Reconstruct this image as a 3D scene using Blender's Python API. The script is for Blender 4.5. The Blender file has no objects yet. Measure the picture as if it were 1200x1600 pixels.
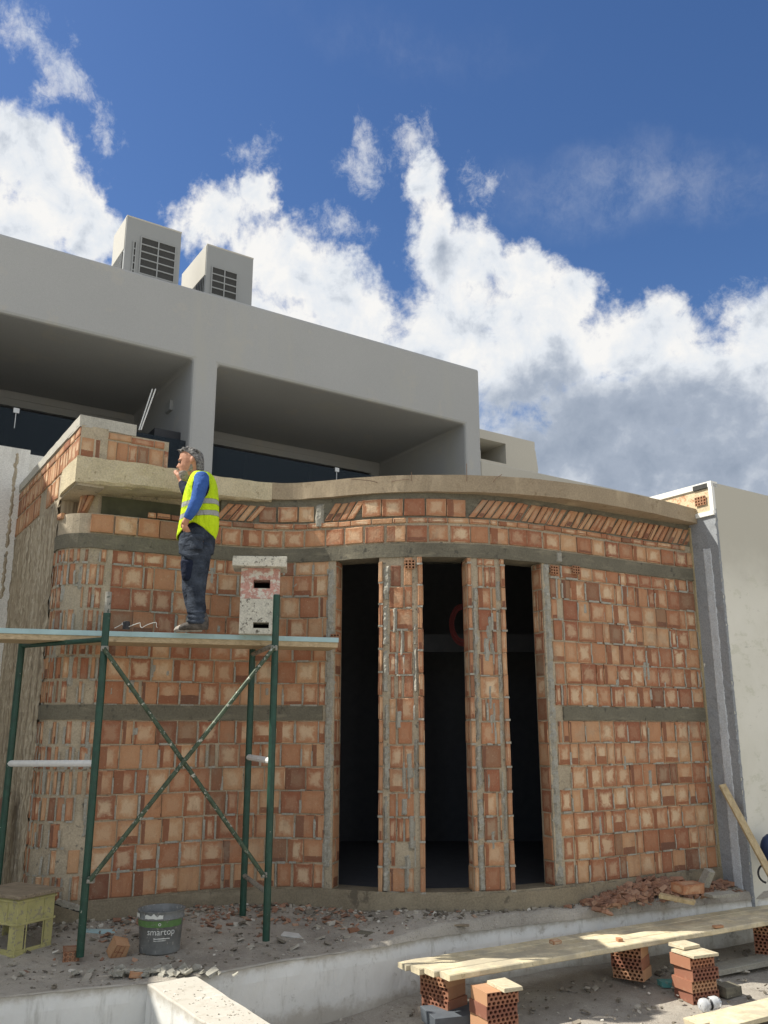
import bpy, bmesh, math, random
from mathutils import Vector, Matrix, noise as mnoise, Euler
random.seed(7)
C = bpy.context.scene.collection
sc = bpy.context.scene
# ------------------------------------------------------------------ camera model
F_ = 1330.0; PITCH = math.radians(14.13); EYE = 1.95
cp, sp = math.cos(PITCH), math.sin(PITCH)
def ray(px, py):
    a = (px-600)/F_; b = (800-py)/F_
    return Vector((a, cp-sp*b, sp+cp*b))
def atz(px, py, z):
    r = ray(px, py); t = (z-EYE)/r.z; return Vector((r.x*t, r.y*t, z))
def aty(px, py, Y):
    r = ray(px, py); t = Y/r.y; return Vector((r.x*t, Y, EYE+r.z*t))
def projx(P):
    d = P.y*cp+(P.z-EYE)*sp
    return 600+F_*P.x/d
cam = bpy.data.cameras.new('camera'); co = bpy.data.objects.new('camera', cam); C.objects.link(co)
co.location = (0, 0, EYE); co.rotation_euler = (math.pi/2+PITCH, 0, 0)
cam.sensor_fit = 'VERTICAL'; cam.sensor_height = 36; cam.lens = F_/1600*36; cam.clip_end = 5000; cam.clip_start = .05
sc.camera = co
sc.render.resolution_x = 768; sc.render.resolution_y = 1024
sc.view_settings.view_transform = 'Standard'; sc.view_settings.look = 'None'
sc.view_settings.gamma = 1; sc.view_settings.exposure = 0.45
GA = math.radians(33.2)
L2 = Vector((math.cos(GA), math.sin(GA), 0)); R2 = Vector((-math.sin(GA), math.cos(GA), 0))
# ------------------------------------------------------------------ mesh builder
class MB:
    def __init__(s): s.v = []; s.f = []; s.uv = []; s.c = []; s.m = []
    def face(s, idx, uv=None, c=(.5, .5, .5), m=0):
        s.f.append(idx); s.uv.append(uv or [(0, 0)]*len(idx)); s.c.append(c); s.m.append(m)
    def poly(s, pts, uv=None, c=(.5, .5, .5), m=0):
        b = len(s.v); s.v += [Vector(p) for p in pts]; s.face(list(range(b, b+len(pts))), uv, c, m)
    def box(s, c, size, ax=None, col=None, m=0, jit=0):
        c = Vector(c); X, Y, Z = ax or (Vector((1, 0, 0)), Vector((0, 1, 0)), Vector((0, 0, 1)))
        hx, hy, hz = size[0]/2, size[1]/2, size[2]/2
        col = col or (random.random(), random.random(), random.random())
        b = len(s.v)
        for sx, sy, sz in ((-1,-1,-1),(1,-1,-1),(1,1,-1),(-1,1,-1),(-1,-1,1),(1,-1,1),(1,1,1),(-1,1,1)):
            p = c+X*hx*sx+Y*hy*sy+Z*hz*sz
            if jit: p += Vector((random.uniform(-jit, jit), random.uniform(-jit, jit), random.uniform(-jit, jit)))
            s.v.append(p)
        q = [(0, 0), (1, 0), (1, 1), (0, 1)]
        for f in ((0,3,2,1),(4,5,6,7),(0,1,5,4),(1,2,6,5),(2,3,7,6),(3,0,4,7)): s.face([b+i for i in f], q, col, m)
    def tube(s, pts, r, n=10, col=None, cap=True, m=0, ell=None):
        pts = [Vector(p) for p in pts]; col = col or (.5, .5, .5); rings = []; up0 = None
        for i, p in enumerate(pts):
            t = (pts[min(i+1, len(pts)-1)]-pts[max(i-1, 0)]).normalized()
            if up0 is None:
                up = Vector((0, 0, 1)) if abs(t.z) < .9 else Vector((1, 0, 0))
            else: up = up0
            a = t.cross(up).normalized(); bb = a.cross(t).normalized(); up0 = bb
            rr = r[i] if isinstance(r, (list, tuple)) else r
            b = len(s.v); rings.append(b)
            for k in range(n):
                an = 2*math.pi*k/n
                s.v.append(p+a*math.cos(an)*rr+bb*math.sin(an)*rr)
        for i in range(len(rings)-1):
            for k in range(n):
                k2 = (k+1) % n
                s.face([rings[i]+k, rings[i]+k2, rings[i+1]+k2, rings[i+1]+k], [(k/n, i), ((k+1)/n, i), ((k+1)/n, i+1), (k/n, i+1)], col, m)
        if cap:
            s.face([rings[0]+k for k in range(n)][::-1], None, col, m); s.face([rings[-1]+k for k in range(n)], None, col, m)
    def loft(s, rings, col=(.5, .5, .5), cap=True, m=0, closed=True):
        b0 = []; n = len(rings[0])
        for rg in rings:
            b0.append(len(s.v)); s.v += [Vector(p) for p in rg]
        for i in range(len(b0)-1):
            for k in range(n if closed else n-1):
                k2 = (k+1) % n
                s.face([b0[i]+k, b0[i]+k2, b0[i+1]+k2, b0[i+1]+k], [(k/n, i/len(b0)), ((k+1)/n, i/len(b0)), ((k+1)/n, (i+1)/len(b0)), (k/n, (i+1)/len(b0))], col, m)
        if cap:
            s.face([b0[0]+k for k in range(n)][::-1], None, col, m); s.face([b0[-1]+k for k in range(n)], None, col, m)
    def prism(s, poly, z0, z1, col=(.5, .5, .5), m=0):
        s.loft([[(p[0], p[1], z0) for p in poly], [(p[0], p[1], z1) for p in poly]], col, True, m)
    def lathe(s, c, prof, n=24, col=(.5, .5, .5), ax=None, m=0):
        X, Y, Z = ax or (Vector((1, 0, 0)), Vector((0, 1, 0)), Vector((0, 0, 1)))
        c = Vector(c)
        s.loft([[c+X*r*math.cos(2*math.pi*k/n)+Y*r*math.sin(2*math.pi*k/n)+Z*z for k in range(n)] for r, z in prof], col, False, m)
def obj(name, mb, mats, parent=None, bevel=0, smooth=False, fix=True, local=False):
    me = bpy.data.meshes.new(name)
    off = Vector((0, 0, 0))
    if parent is not None and not local: off = parent['_w'] if '_w' in parent else Vector((0, 0, 0))
    off = Vector(off)
    me.from_pydata([tuple(v-off) for v in mb.v], [], mb.f)
    uvl = me.uv_layers.new(name='UVMap'); cl = me.color_attributes.new(name='rnd', type='FLOAT_COLOR', domain='CORNER')
    i = 0; uvd = []; cd = []
    for f, uv, c in zip(mb.f, mb.uv, mb.c):
        for k in range(len(f)):
            uvd += uv[k]; cd += (c[0], c[1], c[2], 1)
    uvl.data.foreach_set('uv', uvd); cl.data.foreach_set('color', cd)
    if not isinstance(mats, (list, tuple)): mats = [mats]
    for m in mats: me.materials.append(m)
    me.polygons.foreach_set('material_index', mb.m)
    me.polygons.foreach_set('use_smooth', [smooth]*len(mb.f))
    if fix:
        bm = bmesh.new(); bm.from_mesh(me); bmesh.ops.recalc_face_normals(bm, faces=bm.faces); bm.to_mesh(me); bm.free()
    me.update()
    o = bpy.data.objects.new(name, me); C.objects.link(o)
    if parent is not None: o.parent = parent
    if bevel:
        b = o.modifiers.new('bevel', 'BEVEL'); b.width = bevel; b.segments = 2; b.limit_method = 'ANGLE'; b.angle_limit = .6
    return o
def tag(o, label=None, cat=None, group=None, kind=None):
    if label: o['label'] = label
    if cat: o['category'] = cat
    if group: o['group'] = group
    if kind: o['kind'] = kind
    return o
def thing(name, loc, label, cat, group=None):
    o = bpy.data.objects.new(name, None); C.objects.link(o); o.location = loc; o.empty_display_size = .2
    o['_w'] = tuple(loc)
    return tag(o, label, cat, group)
def clean():
    for o in bpy.data.objects:
        if '_w' in o: del o['_w']
# ------------------------------------------------------------------ materials
def srgb(r, g, b):
    f = lambda c: (c/255/12.92) if c/255 <= .04045 else ((c/255+.055)/1.055)**2.4
    return (f(r), f(g), f(b), 1)
class NT:
    def __init__(s, name, rough=.85, spec=.3):
        s.mat = bpy.data.materials.new(name); s.mat.use_nodes = True
        s.t = s.mat.node_tree; s.b = s.t.nodes['Principled BSDF']
        s.b.inputs['Roughness'].default_value = rough
        s.b.inputs['Specular IOR Level'].default_value = spec
        s.tc = s.t.nodes.new('ShaderNodeTexCoord')
    def n(s, ty, **k):
        nd = s.t.nodes.new('ShaderNode'+ty)
        for a, v in k.items(): setattr(nd, a, v)
        return nd
    def set(s, sock, v):
        if hasattr(v, 'links') or hasattr(v, 'is_output'): s.t.links.new(v, sock)
        else: sock.default_value = v
    def math(s, op, a, b=None, c=None, clamp=False):
        nd = s.n('Math', operation=op); nd.use_clamp = clamp
        s.set(nd.inputs[0], a)
        if b is not None: s.set(nd.inputs[1], b)
        if c is not None: s.set(nd.inputs[2], c)
        return nd.outputs[0]
    def noise(s, scale, detail=4, rough=.55, vec=None, stretch=None, dist=0, out=0):
        nd = s.n('TexNoise'); nd.inputs['Scale'].default_value = scale; nd.inputs['Detail'].default_value = detail
        nd.inputs['Roughness'].default_value = rough; nd.inputs['Distortion'].default_value = dist
        v = vec or s.tc.outputs['Object']
        if stretch:
            mp = s.n('Mapping'); mp.inputs['Scale'].default_value = stretch; s.t.links.new(v, mp.inputs[0]); v = mp.outputs[0]
        s.t.links.new(v, nd.inputs['Vector']); return nd.outputs[out]
    def ramp(s, fac, stops, interp='LINEAR'):
        nd = s.n('ValToRGB'); nd.color_ramp.interpolation = interp
        e = nd.color_ramp.elements
        while len(e) < len(stops): e.new(.5)
        for i, (p, c) in enumerate(stops):
            e[i].position = p; e[i].color = c if hasattr(c, '__len__') else (c, c, c, 1)
        s.set(nd.inputs[0], fac); return nd.outputs[0]
    def mix(s, fac, a, b, blend='MIX'):
        nd = s.n('Mix', data_type='RGBA', blend_type=blend)
        s.set(nd.inputs['Factor'], fac); s.set(nd.inputs['A'], a); s.set(nd.inputs['B'], b)
        return nd.outputs['Result']
    def step(s, v, lo, hi):
        nd = s.n('MapRange', interpolation_type='SMOOTHSTEP')
        s.set(nd.inputs[0], v); s.set(nd.inputs[1], lo); s.set(nd.inputs[2], hi); return nd.outputs[0]
    def color(s, c): s.set(s.b.inputs['Base Color'], c)
    def bump(s, h, strength=.4, dist=.01):
        nd = s.n('Bump'); nd.inputs['Strength'].default_value = strength; nd.inputs['Distance'].default_value = dist
        s.t.links.new(h, nd.inputs['Height']); s.t.links.new(nd.outputs[0], s.b.inputs['Normal'])
def attr(s):
    a = s.n('Attribute', attribute_name='rnd'); sp_ = s.n('SeparateColor'); s.t.links.new(a.outputs['Color'], sp_.inputs[0])
    return sp_.outputs[0], sp_.outputs[1], sp_.outputs[2]
def speckled(name, base, var=.25, scale=3, bump=.4, rough=.9, spots=None, spec=.25, streak=None, fine=60, bdist=.008, spotamt=.62):
    s = NT(name, rough, spec)
    n1 = s.noise(scale, 6, .6); n2 = s.noise(fine, 3, .6)
    a = tuple(min(1, c*(1-var)) for c in base[:3])+(1,); b = tuple(min(1, c*(1+var)) for c in base[:3])+(1,)
    c = s.ramp(n1, [(.3, a), (.7, b)])
    c = s.mix(.35, c, s.ramp(n2, [(.35, tuple(x*.6 for x in base[:3])+(1,)), (.65, tuple(min(1, x*1.35) for x in base[:3])+(1,))]))
    if streak:
        st = s.noise(streak[0], 5, .65, stretch=streak[1])
        c = s.mix(s.step(st, .52, .72), c, streak[2])
    if spots:
        n3 = s.noise(scale*2.7, 7, .7)
        c = s.mix(s.step(n3, spotamt-.04, spotamt+.05), c, spots)
    s.color(c)
    h = s.math('ADD', s.math('MULTIPLY', n2, .4), s.noise(scale*5, 6, .7))
    s.bump(h, bump, bdist)
    return s.mat
def brick_mat(name, light=1.0):
    s = NT(name, .88, .2)
    r1, r2, r3 = attr(s)
    sx = s.n('SeparateXYZ'); s.t.links.new(s.tc.outputs['UV'], sx.inputs[0])
    u, v = sx.outputs[0], sx.outputs[1]
    eu = s.math('MINIMUM', u, s.math('SUBTRACT', 1, u)); ev = s.math('MINIMUM', v, s.math('SUBTRACT', 1, v))
    e = s.math('MINIMUM', eu, ev)
    nz = s.noise(9, 5, .65); nf = s.noise(45, 4, .6); ns = s.noise(14, 4, .6, stretch=(1, 1, .12))
    k = lambda c: tuple(min(1, x*light) for x in c[:3])+(1,)
    base = s.ramp(r1, [(0, k(srgb(158, 92, 66))), (.3, k(srgb(184, 122, 86))), (.65, k(srgb(200, 144, 104))), (1, k(srgb(210, 164, 122)))])
    # rubbed pale centre
    nm = s.noise(16, 7, .72, dist=.6)
    wob = s.math('ADD', e, s.math('MULTIPLY', s.math('SUBTRACT', nm, .5), .8))
    pale = s.math('MULTIPLY', s.step(wob, .06, .34), s.ramp(r2, [(.1, .1), (.5, .5), (1, 1.0)]))
    c = s.mix(pale, base, k(srgb(236, 208, 172)))
    # red unfired bands
    hv = s.math('GREATER_THAN', r3, .5)
    bandv = s.math('ADD', s.math('MULTIPLY', v, s.math('SUBTRACT', 1, hv)), s.math('MULTIPLY', u, hv))
    bandv = s.math('ADD', bandv, s.math('MULTIPLY', s.math('SUBTRACT', nz, .5), .12))
    r3b = s.math('FRACT', s.math('MULTIPLY', r3, 7.13))
    width = s.math('MULTIPLY', s.math('FRACT', s.math('MULTIPLY', r1, 5.7)), .45)
    band = s.math('MULTIPLY', s.math('SUBTRACT', 1, s.step(bandv, width, s.math('ADD', width, .04))), s.math('GREATER_THAN', r3b, .5))
    c = s.mix(s.math('MULTIPLY', band, .92), c, s.ramp(r2, [(0, k(srgb(112, 72, 60))), (.5, k(srgb(150, 88, 60))), (1, k(srgb(168, 104, 70)))]))
    # dark over-fired bricks
    dk = s.math('GREATER_THAN', s.math('FRACT', s.math('MULTIPLY', r2, 11.3)), .93)
    c = s.mix(s.math('MULTIPLY', dk, .6), c, k(srgb(112, 72, 58)))
    c = s.mix(s.math('MULTIPLY', s.step(ns, .5, .75), .3), c, k(srgb(150, 84, 52)))
    # cement haze smeared over the face
    sm = s.noise(2.2, 7, .72)
    c = s.mix(s.math('MULTIPLY', s.step(sm, .56, .72), .5), c, k(srgb(182, 170, 148)))
    c = s.mix(s.math('MULTIPLY', s.step(nf, .6, .7), .35), c, k(srgb(225, 205, 175)))
    c = s.mix(s.math('MULTIPLY', s.math('SUBTRACT', 1, s.step(e, .0, .05)), .2), c, k(srgb(120, 84, 62)))
    g1 = s.noise(120, 3, .7); g2 = s.noise(5, 8, .75, dist=.8)
    c = s.mix(s.math('MULTIPLY', s.step(g2, .54, .7), .45), c, k(srgb(142, 104, 78)))
    c = s.mix(s.math('MULTIPLY', s.step(g1, .55, .7), .3), c, k(srgb(120, 80, 56)))
    c = s.mix(s.math('MULTIPLY', s.step(s.noise(1.1, 5, .6), .5, .75), .35), c, k(srgb(150, 126, 102)))
    c = s.mix(.14, c, k(srgb(176, 158, 134)))
    s.color(c)
    gr = s.noise(70, 3, .6, stretch=(1, 1, .04))
    s.bump(s.math('ADD', s.math('ADD', s.math('MULTIPLY', nf, .8), nz), s.math('MULTIPLY', gr, .6)), .8, .008)
    return s.mat
def wood_mat(name, a, b, axis=(1, 12, 12), rough=.8, scale=4, dirt=None, dirtamt=.6):
    s = NT(name, rough, .25)
    g = s.noise(scale, 6, .65, stretch=axis, dist=.4)
    c = s.ramp(g, [(.3, a), (.68, b)])
    kn = s.noise(30, 3, .5)
    c = s.mix(s.math('MULTIPLY', s.step(kn, .62, .7), .5), c, tuple(x*.5 for x in a[:3])+(1,))
    if dirt: c = s.mix(s.math('MULTIPLY', s.step(s.noise(2.4, 7, .7), dirtamt-.1, dirtamt+.08), .8), c, dirt)
    s.color(c); s.bump(g, .4, .006); return s.mat
def plain(name, c, rough=.6, metal=0, spec=.4, var=.1, scale=8, chips=None, chipamt=.66):
    s = NT(name, rough, spec); s.b.inputs['Metallic'].default_value = metal
    n = s.noise(scale, 5, .6)
    col = s.ramp(n, [(.3, tuple(x*(1-var) for x in c[:3])+(1,)), (.7, tuple(min(1, x*(1+var)) for x in c[:3])+(1,))])
    if chips:
        ch = s.step(s.noise(26, 5, .7), chipamt-.02, chipamt+.02)
        col = s.mix(ch, col, chips)
    s.color(col); s.bump(n, .15, .003); return s.mat
def along_axis(d):
    return d
M = {}
M['brick'] = brick_mat('brick_clay', .84)
M['mortar'] = speckled('mortar', srgb(172, 160, 138), .25, 4, .8, .95, spots=srgb(110, 106, 96))
M['mortar_dark'] = speckled('mortar_dark_grey', srgb(112, 108, 94), .2, 3, .6, .95, spots=srgb(84, 82, 74), streak=(3, (1, 1, 4), srgb(136, 130, 112)))  # dark grey of the bond beams; also painted shade under the band
M['mortar_light'] = speckled('mortar_fresh', srgb(160, 157, 145), .2, 5, .9, .95, spots=srgb(186, 182, 168))
M['plinth'] = speckled('concrete_plinth', srgb(140, 130, 110), .22, 2, .7, .95, spots=srgb(108, 100, 86), streak=(2, (1, 1, 3), srgb(158, 148, 126)))
M['rough_concrete'] = speckled('rough_concrete', srgb(198, 186, 156), .2, 4, .9, .95, spots=srgb(140, 126, 98), bdist=.015, spotamt=.64)
M['render_band'] = speckled('render_band', srgb(158, 143, 120), .15, 2.5, .4, .95, spots=srgb(138, 122, 98), streak=(3, (1, 1, .3), srgb(180, 164, 138)))
M['cap'] = speckled('cap_concrete', srgb(180, 177, 166), .15, 3, .5, .95)
def board_formed():
    s = NT('board_formed_concrete', .95, .2)
    # streaks run down the wall: noise stretched in z, varying along the wall
    g = s.noise(17, 5, .7, stretch=(1, 1, .035)); g2 = s.noise(48, 4, .6, stretch=(1, 1, .04)); n = s.noise(2, 6, .7)
    c = s.ramp(g, [(.34, srgb(128, 116, 98)), (.5, srgb(172, 159, 136)), (.66, srgb(204, 194, 172))])
    c = s.mix(s.math('MULTIPLY', s.step(g2, .52, .66), .6), c, srgb(120, 106, 88))
    c = s.mix(s.math('MULTIPLY', s.step(n, .56, .7), .4), c, srgb(112, 102, 90))
    s.color(c); s.bump(s.math('ADD', g, s.math('MULTIPLY', g2, .6)), .9, .02); return s.mat
M['board'] = board_formed()
M['facade'] = speckled('grey_render', srgb(171, 172, 170), .05, .5, .2, .92, fine=130, bdist=.003, streak=(1.1, (1, 1, .22), srgb(174, 174, 168)), spots=srgb(176, 175, 169), spotamt=.6)
M['facade2'] = speckled('beige_render', srgb(186, 182, 170), .03, .8, .12, .92, fine=130, bdist=.002)
def plaster_right():
    s = NT('patchy_plaster', .9, .2)
    n = s.noise(.9, 6, .65); n2 = s.noise(3.2, 7, .75, stretch=(1, 1, 1.8)); n3 = s.noise(60, 3)
    c = s.ramp(n, [(.35, srgb(212, 210, 196)), (.6, srgb(222, 220, 208))])
    c = s.mix(s.math('MULTIPLY', s.step(n2, .54, .64), .5), c, srgb(192, 192, 172)); c = s.mix(s.math('MULTIPLY', s.step(n2, .66, .69), .7), c, srgb(226, 226, 218))
    n4 = s.noise(5, 6, .7, stretch=(1, 1, 3)); c = s.mix(s.math('MULTIPLY', s.step(n4, .63, .72), .45), c, srgb(160, 160, 146))
    z = s.n('SeparateXYZ'); s.t.links.new(s.tc.outputs['Object'], z.inputs[0])
    low = s.math('SUBTRACT', 1, s.step(s.math('ADD', z.outputs[2], s.math('MULTIPLY', n, 1.6)), 4.2, 5.2))
    c = s.mix(s.math('SUBTRACT', 1, low), c, srgb(190, 187, 174))
    s.color(c); s.bump(s.math('ADD', n2, s.math('MULTIPLY', n3, .1)), .3, .01); return s.mat
M['plaster'] = plaster_right()
M['basecoat'] = speckled('grey_basecoat', srgb(146, 150, 153), .08, 2, .3, .9, spots=srgb(128, 131, 134))
M['basecoat_light'] = speckled('pale_basecoat', srgb(192, 198, 202), .08, 3, .3, .9)
def white_wall():
    s = NT('limewashed_wall', .9, .2)
    n = s.noise(1.2, 6, .7); st = s.noise(7, 6, .7, stretch=(1, 1, .16)); n2 = s.noise(5, 7, .75)
    c = s.ramp(n, [(.3, srgb(214, 214, 208)), (.7, srgb(232, 232, 226))])
    c = s.mix(s.math('MULTIPLY', s.step(st, .52, .68), .55), c, srgb(168, 166, 156))
    c = s.mix(s.math('MULTIPLY', s.step(n2, .56, .68), .6), c, srgb(150, 146, 134))
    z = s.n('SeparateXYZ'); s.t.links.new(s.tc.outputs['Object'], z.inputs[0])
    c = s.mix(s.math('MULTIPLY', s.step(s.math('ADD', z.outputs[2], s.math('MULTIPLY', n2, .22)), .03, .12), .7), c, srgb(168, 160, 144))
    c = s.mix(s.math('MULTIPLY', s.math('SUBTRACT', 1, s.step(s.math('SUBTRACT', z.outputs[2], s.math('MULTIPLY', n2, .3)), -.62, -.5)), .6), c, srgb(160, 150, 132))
    s.color(c); s.bump(s.math('ADD', n2, s.math('MULTIPLY', st, .5)), .6, .012); return s.mat
M['white'] = white_wall()
M['white_clean'] = speckled('white_render', srgb(226, 224, 216), .06, 1.2, .25, .9, streak=(2.5, (1, 1, .2), srgb(196, 194, 184)), bdist=.004)
def ground_mat(name, base, dark, lite):
    s = NT(name, .95, .15)
    n = s.noise(.9, 8, .7); n2 = s.noise(7, 8, .75); n3 = s.noise(70, 4, .7); n4 = s.noise(2.5, 6, .6)
    c = s.ramp(n, [(.3, dark), (.55, base), (.75, lite)])
    c = s.mix(s.math('MULTIPLY', s.step(n2, .52, .66), .55), c, dark)
    c = s.mix(s.math('MULTIPLY', s.step(n4, .58, .7), .5), c, lite)
    c = s.mix(s.math('MULTIPLY', s.step(n3, .58, .66), .6), c, tuple(x*.45 for x in dark[:3])+(1,))
    c = s.mix(s.math('MULTIPLY', s.step(s.noise(95, 3, .6), .62, .68), .5), c, tuple(min(1, x*1.4) for x in lite[:3])+(1,))
    s.color(c); s.bump(s.math('ADD', n2, s.math('MULTIPLY', n3, .35)), .9, .03); return s.mat
M['terrace'] = ground_mat('terrace_dust', srgb(178, 171, 158), srgb(144, 137, 126), srgb(198, 192, 180))
M['lower'] = ground_mat('site_ground', srgb(172, 165, 153), srgb(138, 131, 121), srgb(192, 187, 174))
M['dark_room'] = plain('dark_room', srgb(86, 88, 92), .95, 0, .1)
M['steel_green'] = plain('green_scaffold_paint', srgb(26, 66, 52), .45, 0, .5, .3, 14, chips=srgb(176, 176, 164), chipamt=.69)
M['galv'] = plain('worn_galvanised', srgb(150, 148, 138), .55, .3, .5, .25, 18, chips=srgb(60, 72, 64), chipamt=.58)
M['white_wrap'] = plain('white_wrap', srgb(222, 222, 218), .7, 0, .3, .08, 12, chips=srgb(150, 150, 146), chipamt=.68)
M['brace'] = plain('worn_brace', srgb(70, 84, 66), .6, .2, .4, .35, 20, chips=srgb(190, 188, 176), chipamt=.6)
M['plank_top'] = plain('pale_blue_paint', srgb(168, 196, 198), .7, 0, .3, .12, 5, chips=srgb(160, 146, 118), chipamt=.66)
M['wood'] = wood_mat('scaffold_wood', srgb(160, 142, 112), srgb(200, 180, 146), (1, 14, 14))
M['wood_pale'] = wood_mat('pale_lumber', srgb(176, 164, 136), srgb(208, 198, 172), (2.4, 7, 14), dirt=srgb(164, 150, 122), dirtamt=.64)
M['wood_old'] = wood_mat('weathered_wood', srgb(112, 100, 84), srgb(164, 150, 128), (2, 16, 16))
M['ply'] = wood_mat('brown_ply', srgb(104, 76, 62), srgb(134, 104, 88), (4, 4, 1))
M['timber'] = wood_mat('timber', srgb(166, 146, 110), srgb(202, 184, 146), (6, 6, 1.5))
M['ac'] = plain('beige_sheet_metal', srgb(150, 152, 150), .5, 0, .4, .03, 2)
M['ac_light'] = plain('sunlit_sheet_metal', srgb(186, 182, 170), .5, 0, .4, .03, 2)  # lighter copy of the casing metal, sunlight put into its colour
M['ac_dark'] = plain('coil_dark', srgb(70, 70, 68), .8, 0, .2, .2, 40)
M['black'] = plain('hole_shade_and_pipe', srgb(16, 16, 17), .9, 0, .1)
M['frame'] = plain('window_frame', srgb(44, 45, 48), .4, 0, .4)
M['clamp'] = plain('clamp_metal', srgb(190, 192, 190), .35, .6, .5)
def glass_dark(name, c, rough=.06):
    s = NT(name, rough, .5); s.color(c); s.b.inputs['IOR'].default_value = 1.5; return s.mat
M['glass'] = glass_dark('window_glass', srgb(16, 20, 25))
def glass_clear():
    s = NT('balustrade_glass', .04, .12); s.color((.03, .04, .05, 1)); s.b.inputs['IOR'].default_value = 1.18; s.b.inputs['Alpha'].default_value = .72; s.mat.blend_method = 'BLEND'; return s.mat
M['glass_rail'] = glass_clear()
M['yellow'] = plain('faded_yellow_plastic', srgb(178, 172, 118), .7, 0, .3, .16, 7, chips=srgb(152, 146, 120), chipamt=.57)
M['bucket'] = plain('dirty_grey_plastic', srgb(124, 126, 124), .65, 0, .3, .28, 9, chips=srgb(168, 166, 158), chipamt=.62)
M['green_label'] = plain('green_label', srgb(92, 124, 74), .6, 0, .3, .15, 20, chips=srgb(120, 122, 112), chipamt=.6)
M['white_print'] = plain('white_print', srgb(216, 218, 212), .6, 0, .3, .05)
M['turquoise'] = plain('turquoise_paint', srgb(96, 160, 156), .7, 0, .3, .2, 12, chips=srgb(150, 150, 138), chipamt=.58)
M['tile'] = plain('white_tile', srgb(206, 206, 200), .5, 0, .4, .1)
M['red_cable'] = plain('red_cable', srgb(118, 40, 38), .5, 0, .4)
M['blue_bag'] = plain('blue_plastic', srgb(34, 52, 84), .45, 0, .4, .2)
M['trim_white'] = plain('white_trim', srgb(226, 226, 220), .5, 0, .4, .04)
M['reb'] = plain('rusty_wire', srgb(120, 100, 84), .7, .3, .3)
M['cinder_white'] = speckled('whitewashed_block', srgb(206, 203, 188), .15, 8, .7, .95, spots=srgb(104, 100, 90), spotamt=.58)
M['cinder_red'] = speckled('pink_stained_block', srgb(196, 152, 140), .2, 6, .7, .95, spots=srgb(214, 210, 198), spotamt=.52)
M['shard'] = None
def shard_mat():
    s = NT('brick_shards', .9, .2); r1, r2, r3 = attr(s)
    c = s.ramp(r1, [(0, srgb(122, 84, 68)), (.4, srgb(160, 112, 86)), (.7, srgb(176, 138, 112)), (.85, srgb(150, 140, 124)), (1, srgb(180, 174, 160))])
    c = s.mix(s.math('MULTIPLY', s.noise(40, 3), .5), c, srgb(160, 146, 128)); s.color(c); return s.mat
M['shard'] = shard_mat()
def crumb_mat():
    s = NT('mortar_crumbs', .95, .2); r1, r2, r3 = attr(s)
    s.color(s.ramp(r1, [(0, srgb(96, 90, 80)), (.5, srgb(140, 132, 118)), (.9, srgb(182, 176, 162)), (1, srgb(216, 212, 200))])); return s.mat
M['crumb'] = crumb_mat()
# ------------------------------------------------------------------ curves
def catmull(pts, n=12):
    P = [Vector((p[0], p[1], 0)) for p in pts]; out = []
    P = [P[0]*2-P[1]]+P+[P[-1]*2-P[-2]]
    for i in range(1, len(P)-2):
        for k in range(n):
            t = k/n; a, b, c, d = P[i-1:i+3]
            out.append(.5*((2*b)+(c-a)*t+(2*a-5*b+4*c-d)*t*t+(3*b-a-3*c+d)*t**3))
    out.append(P[-2]); return out
class Curve:
    def __init__(s, pts, n=12):
        s.p = catmull(pts, n); s.s = [0]
        for a, b in zip(s.p, s.p[1:]): s.s.append(s.s[-1]+(b-a).length)
        s.len = s.s[-1]
    def at(s, u):
        u = min(max(u, 0), s.len-1e-6)
        lo, hi = 0, len(s.s)-1
        while hi-lo > 1:
            m = (lo+hi)//2
            if s.s[m] <= u: lo = m
            else: hi = m
        t = (u-s.s[lo])/(s.s[hi]-s.s[lo]); return s.p[lo].lerp(s.p[hi], t)
    def tan(s, u): return (s.at(u+.05)-s.at(u-.05)).normalized()
    def f(s, u, z, off=0):
        t = s.tan(u); n = Vector((t.y, -t.x, 0)); p = s.at(u)+n*off; return Vector((p.x, p.y, z))
    def spx(s, px, z):
        lo, hi = 0, s.len
        for _ in range(40):
            m = (lo+hi)/2
            if projx(s.f(m, z)) < px: lo = m
            else: hi = m
        return lo
W = Curve([(-3.63, 9.32), (-3.56, 9.06), (-3.38, 8.89), (-3.1, 8.88), (-2.7, 9.07), (-2.3, 9.28), (-1.95, 9.49), (-1.48, 9.66), (-1.12, 9.70), (-.61, 9.62), (-.2, 9.46), (.25, 9.38), (.7, 9.39), (1.35, 9.52), (2.0, 9.82), (2.5, 10.1), (3.14, 10.5), (4.12, 11.05)])
S = lambda px, z=3.8: W.spx(px, z)
def planar(O, U, N):
    O = Vector(O); return lambda u, z, off=0: Vector((O.x, O.y, 0))+U*u+N*off+Vector((0, 0, z))
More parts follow.
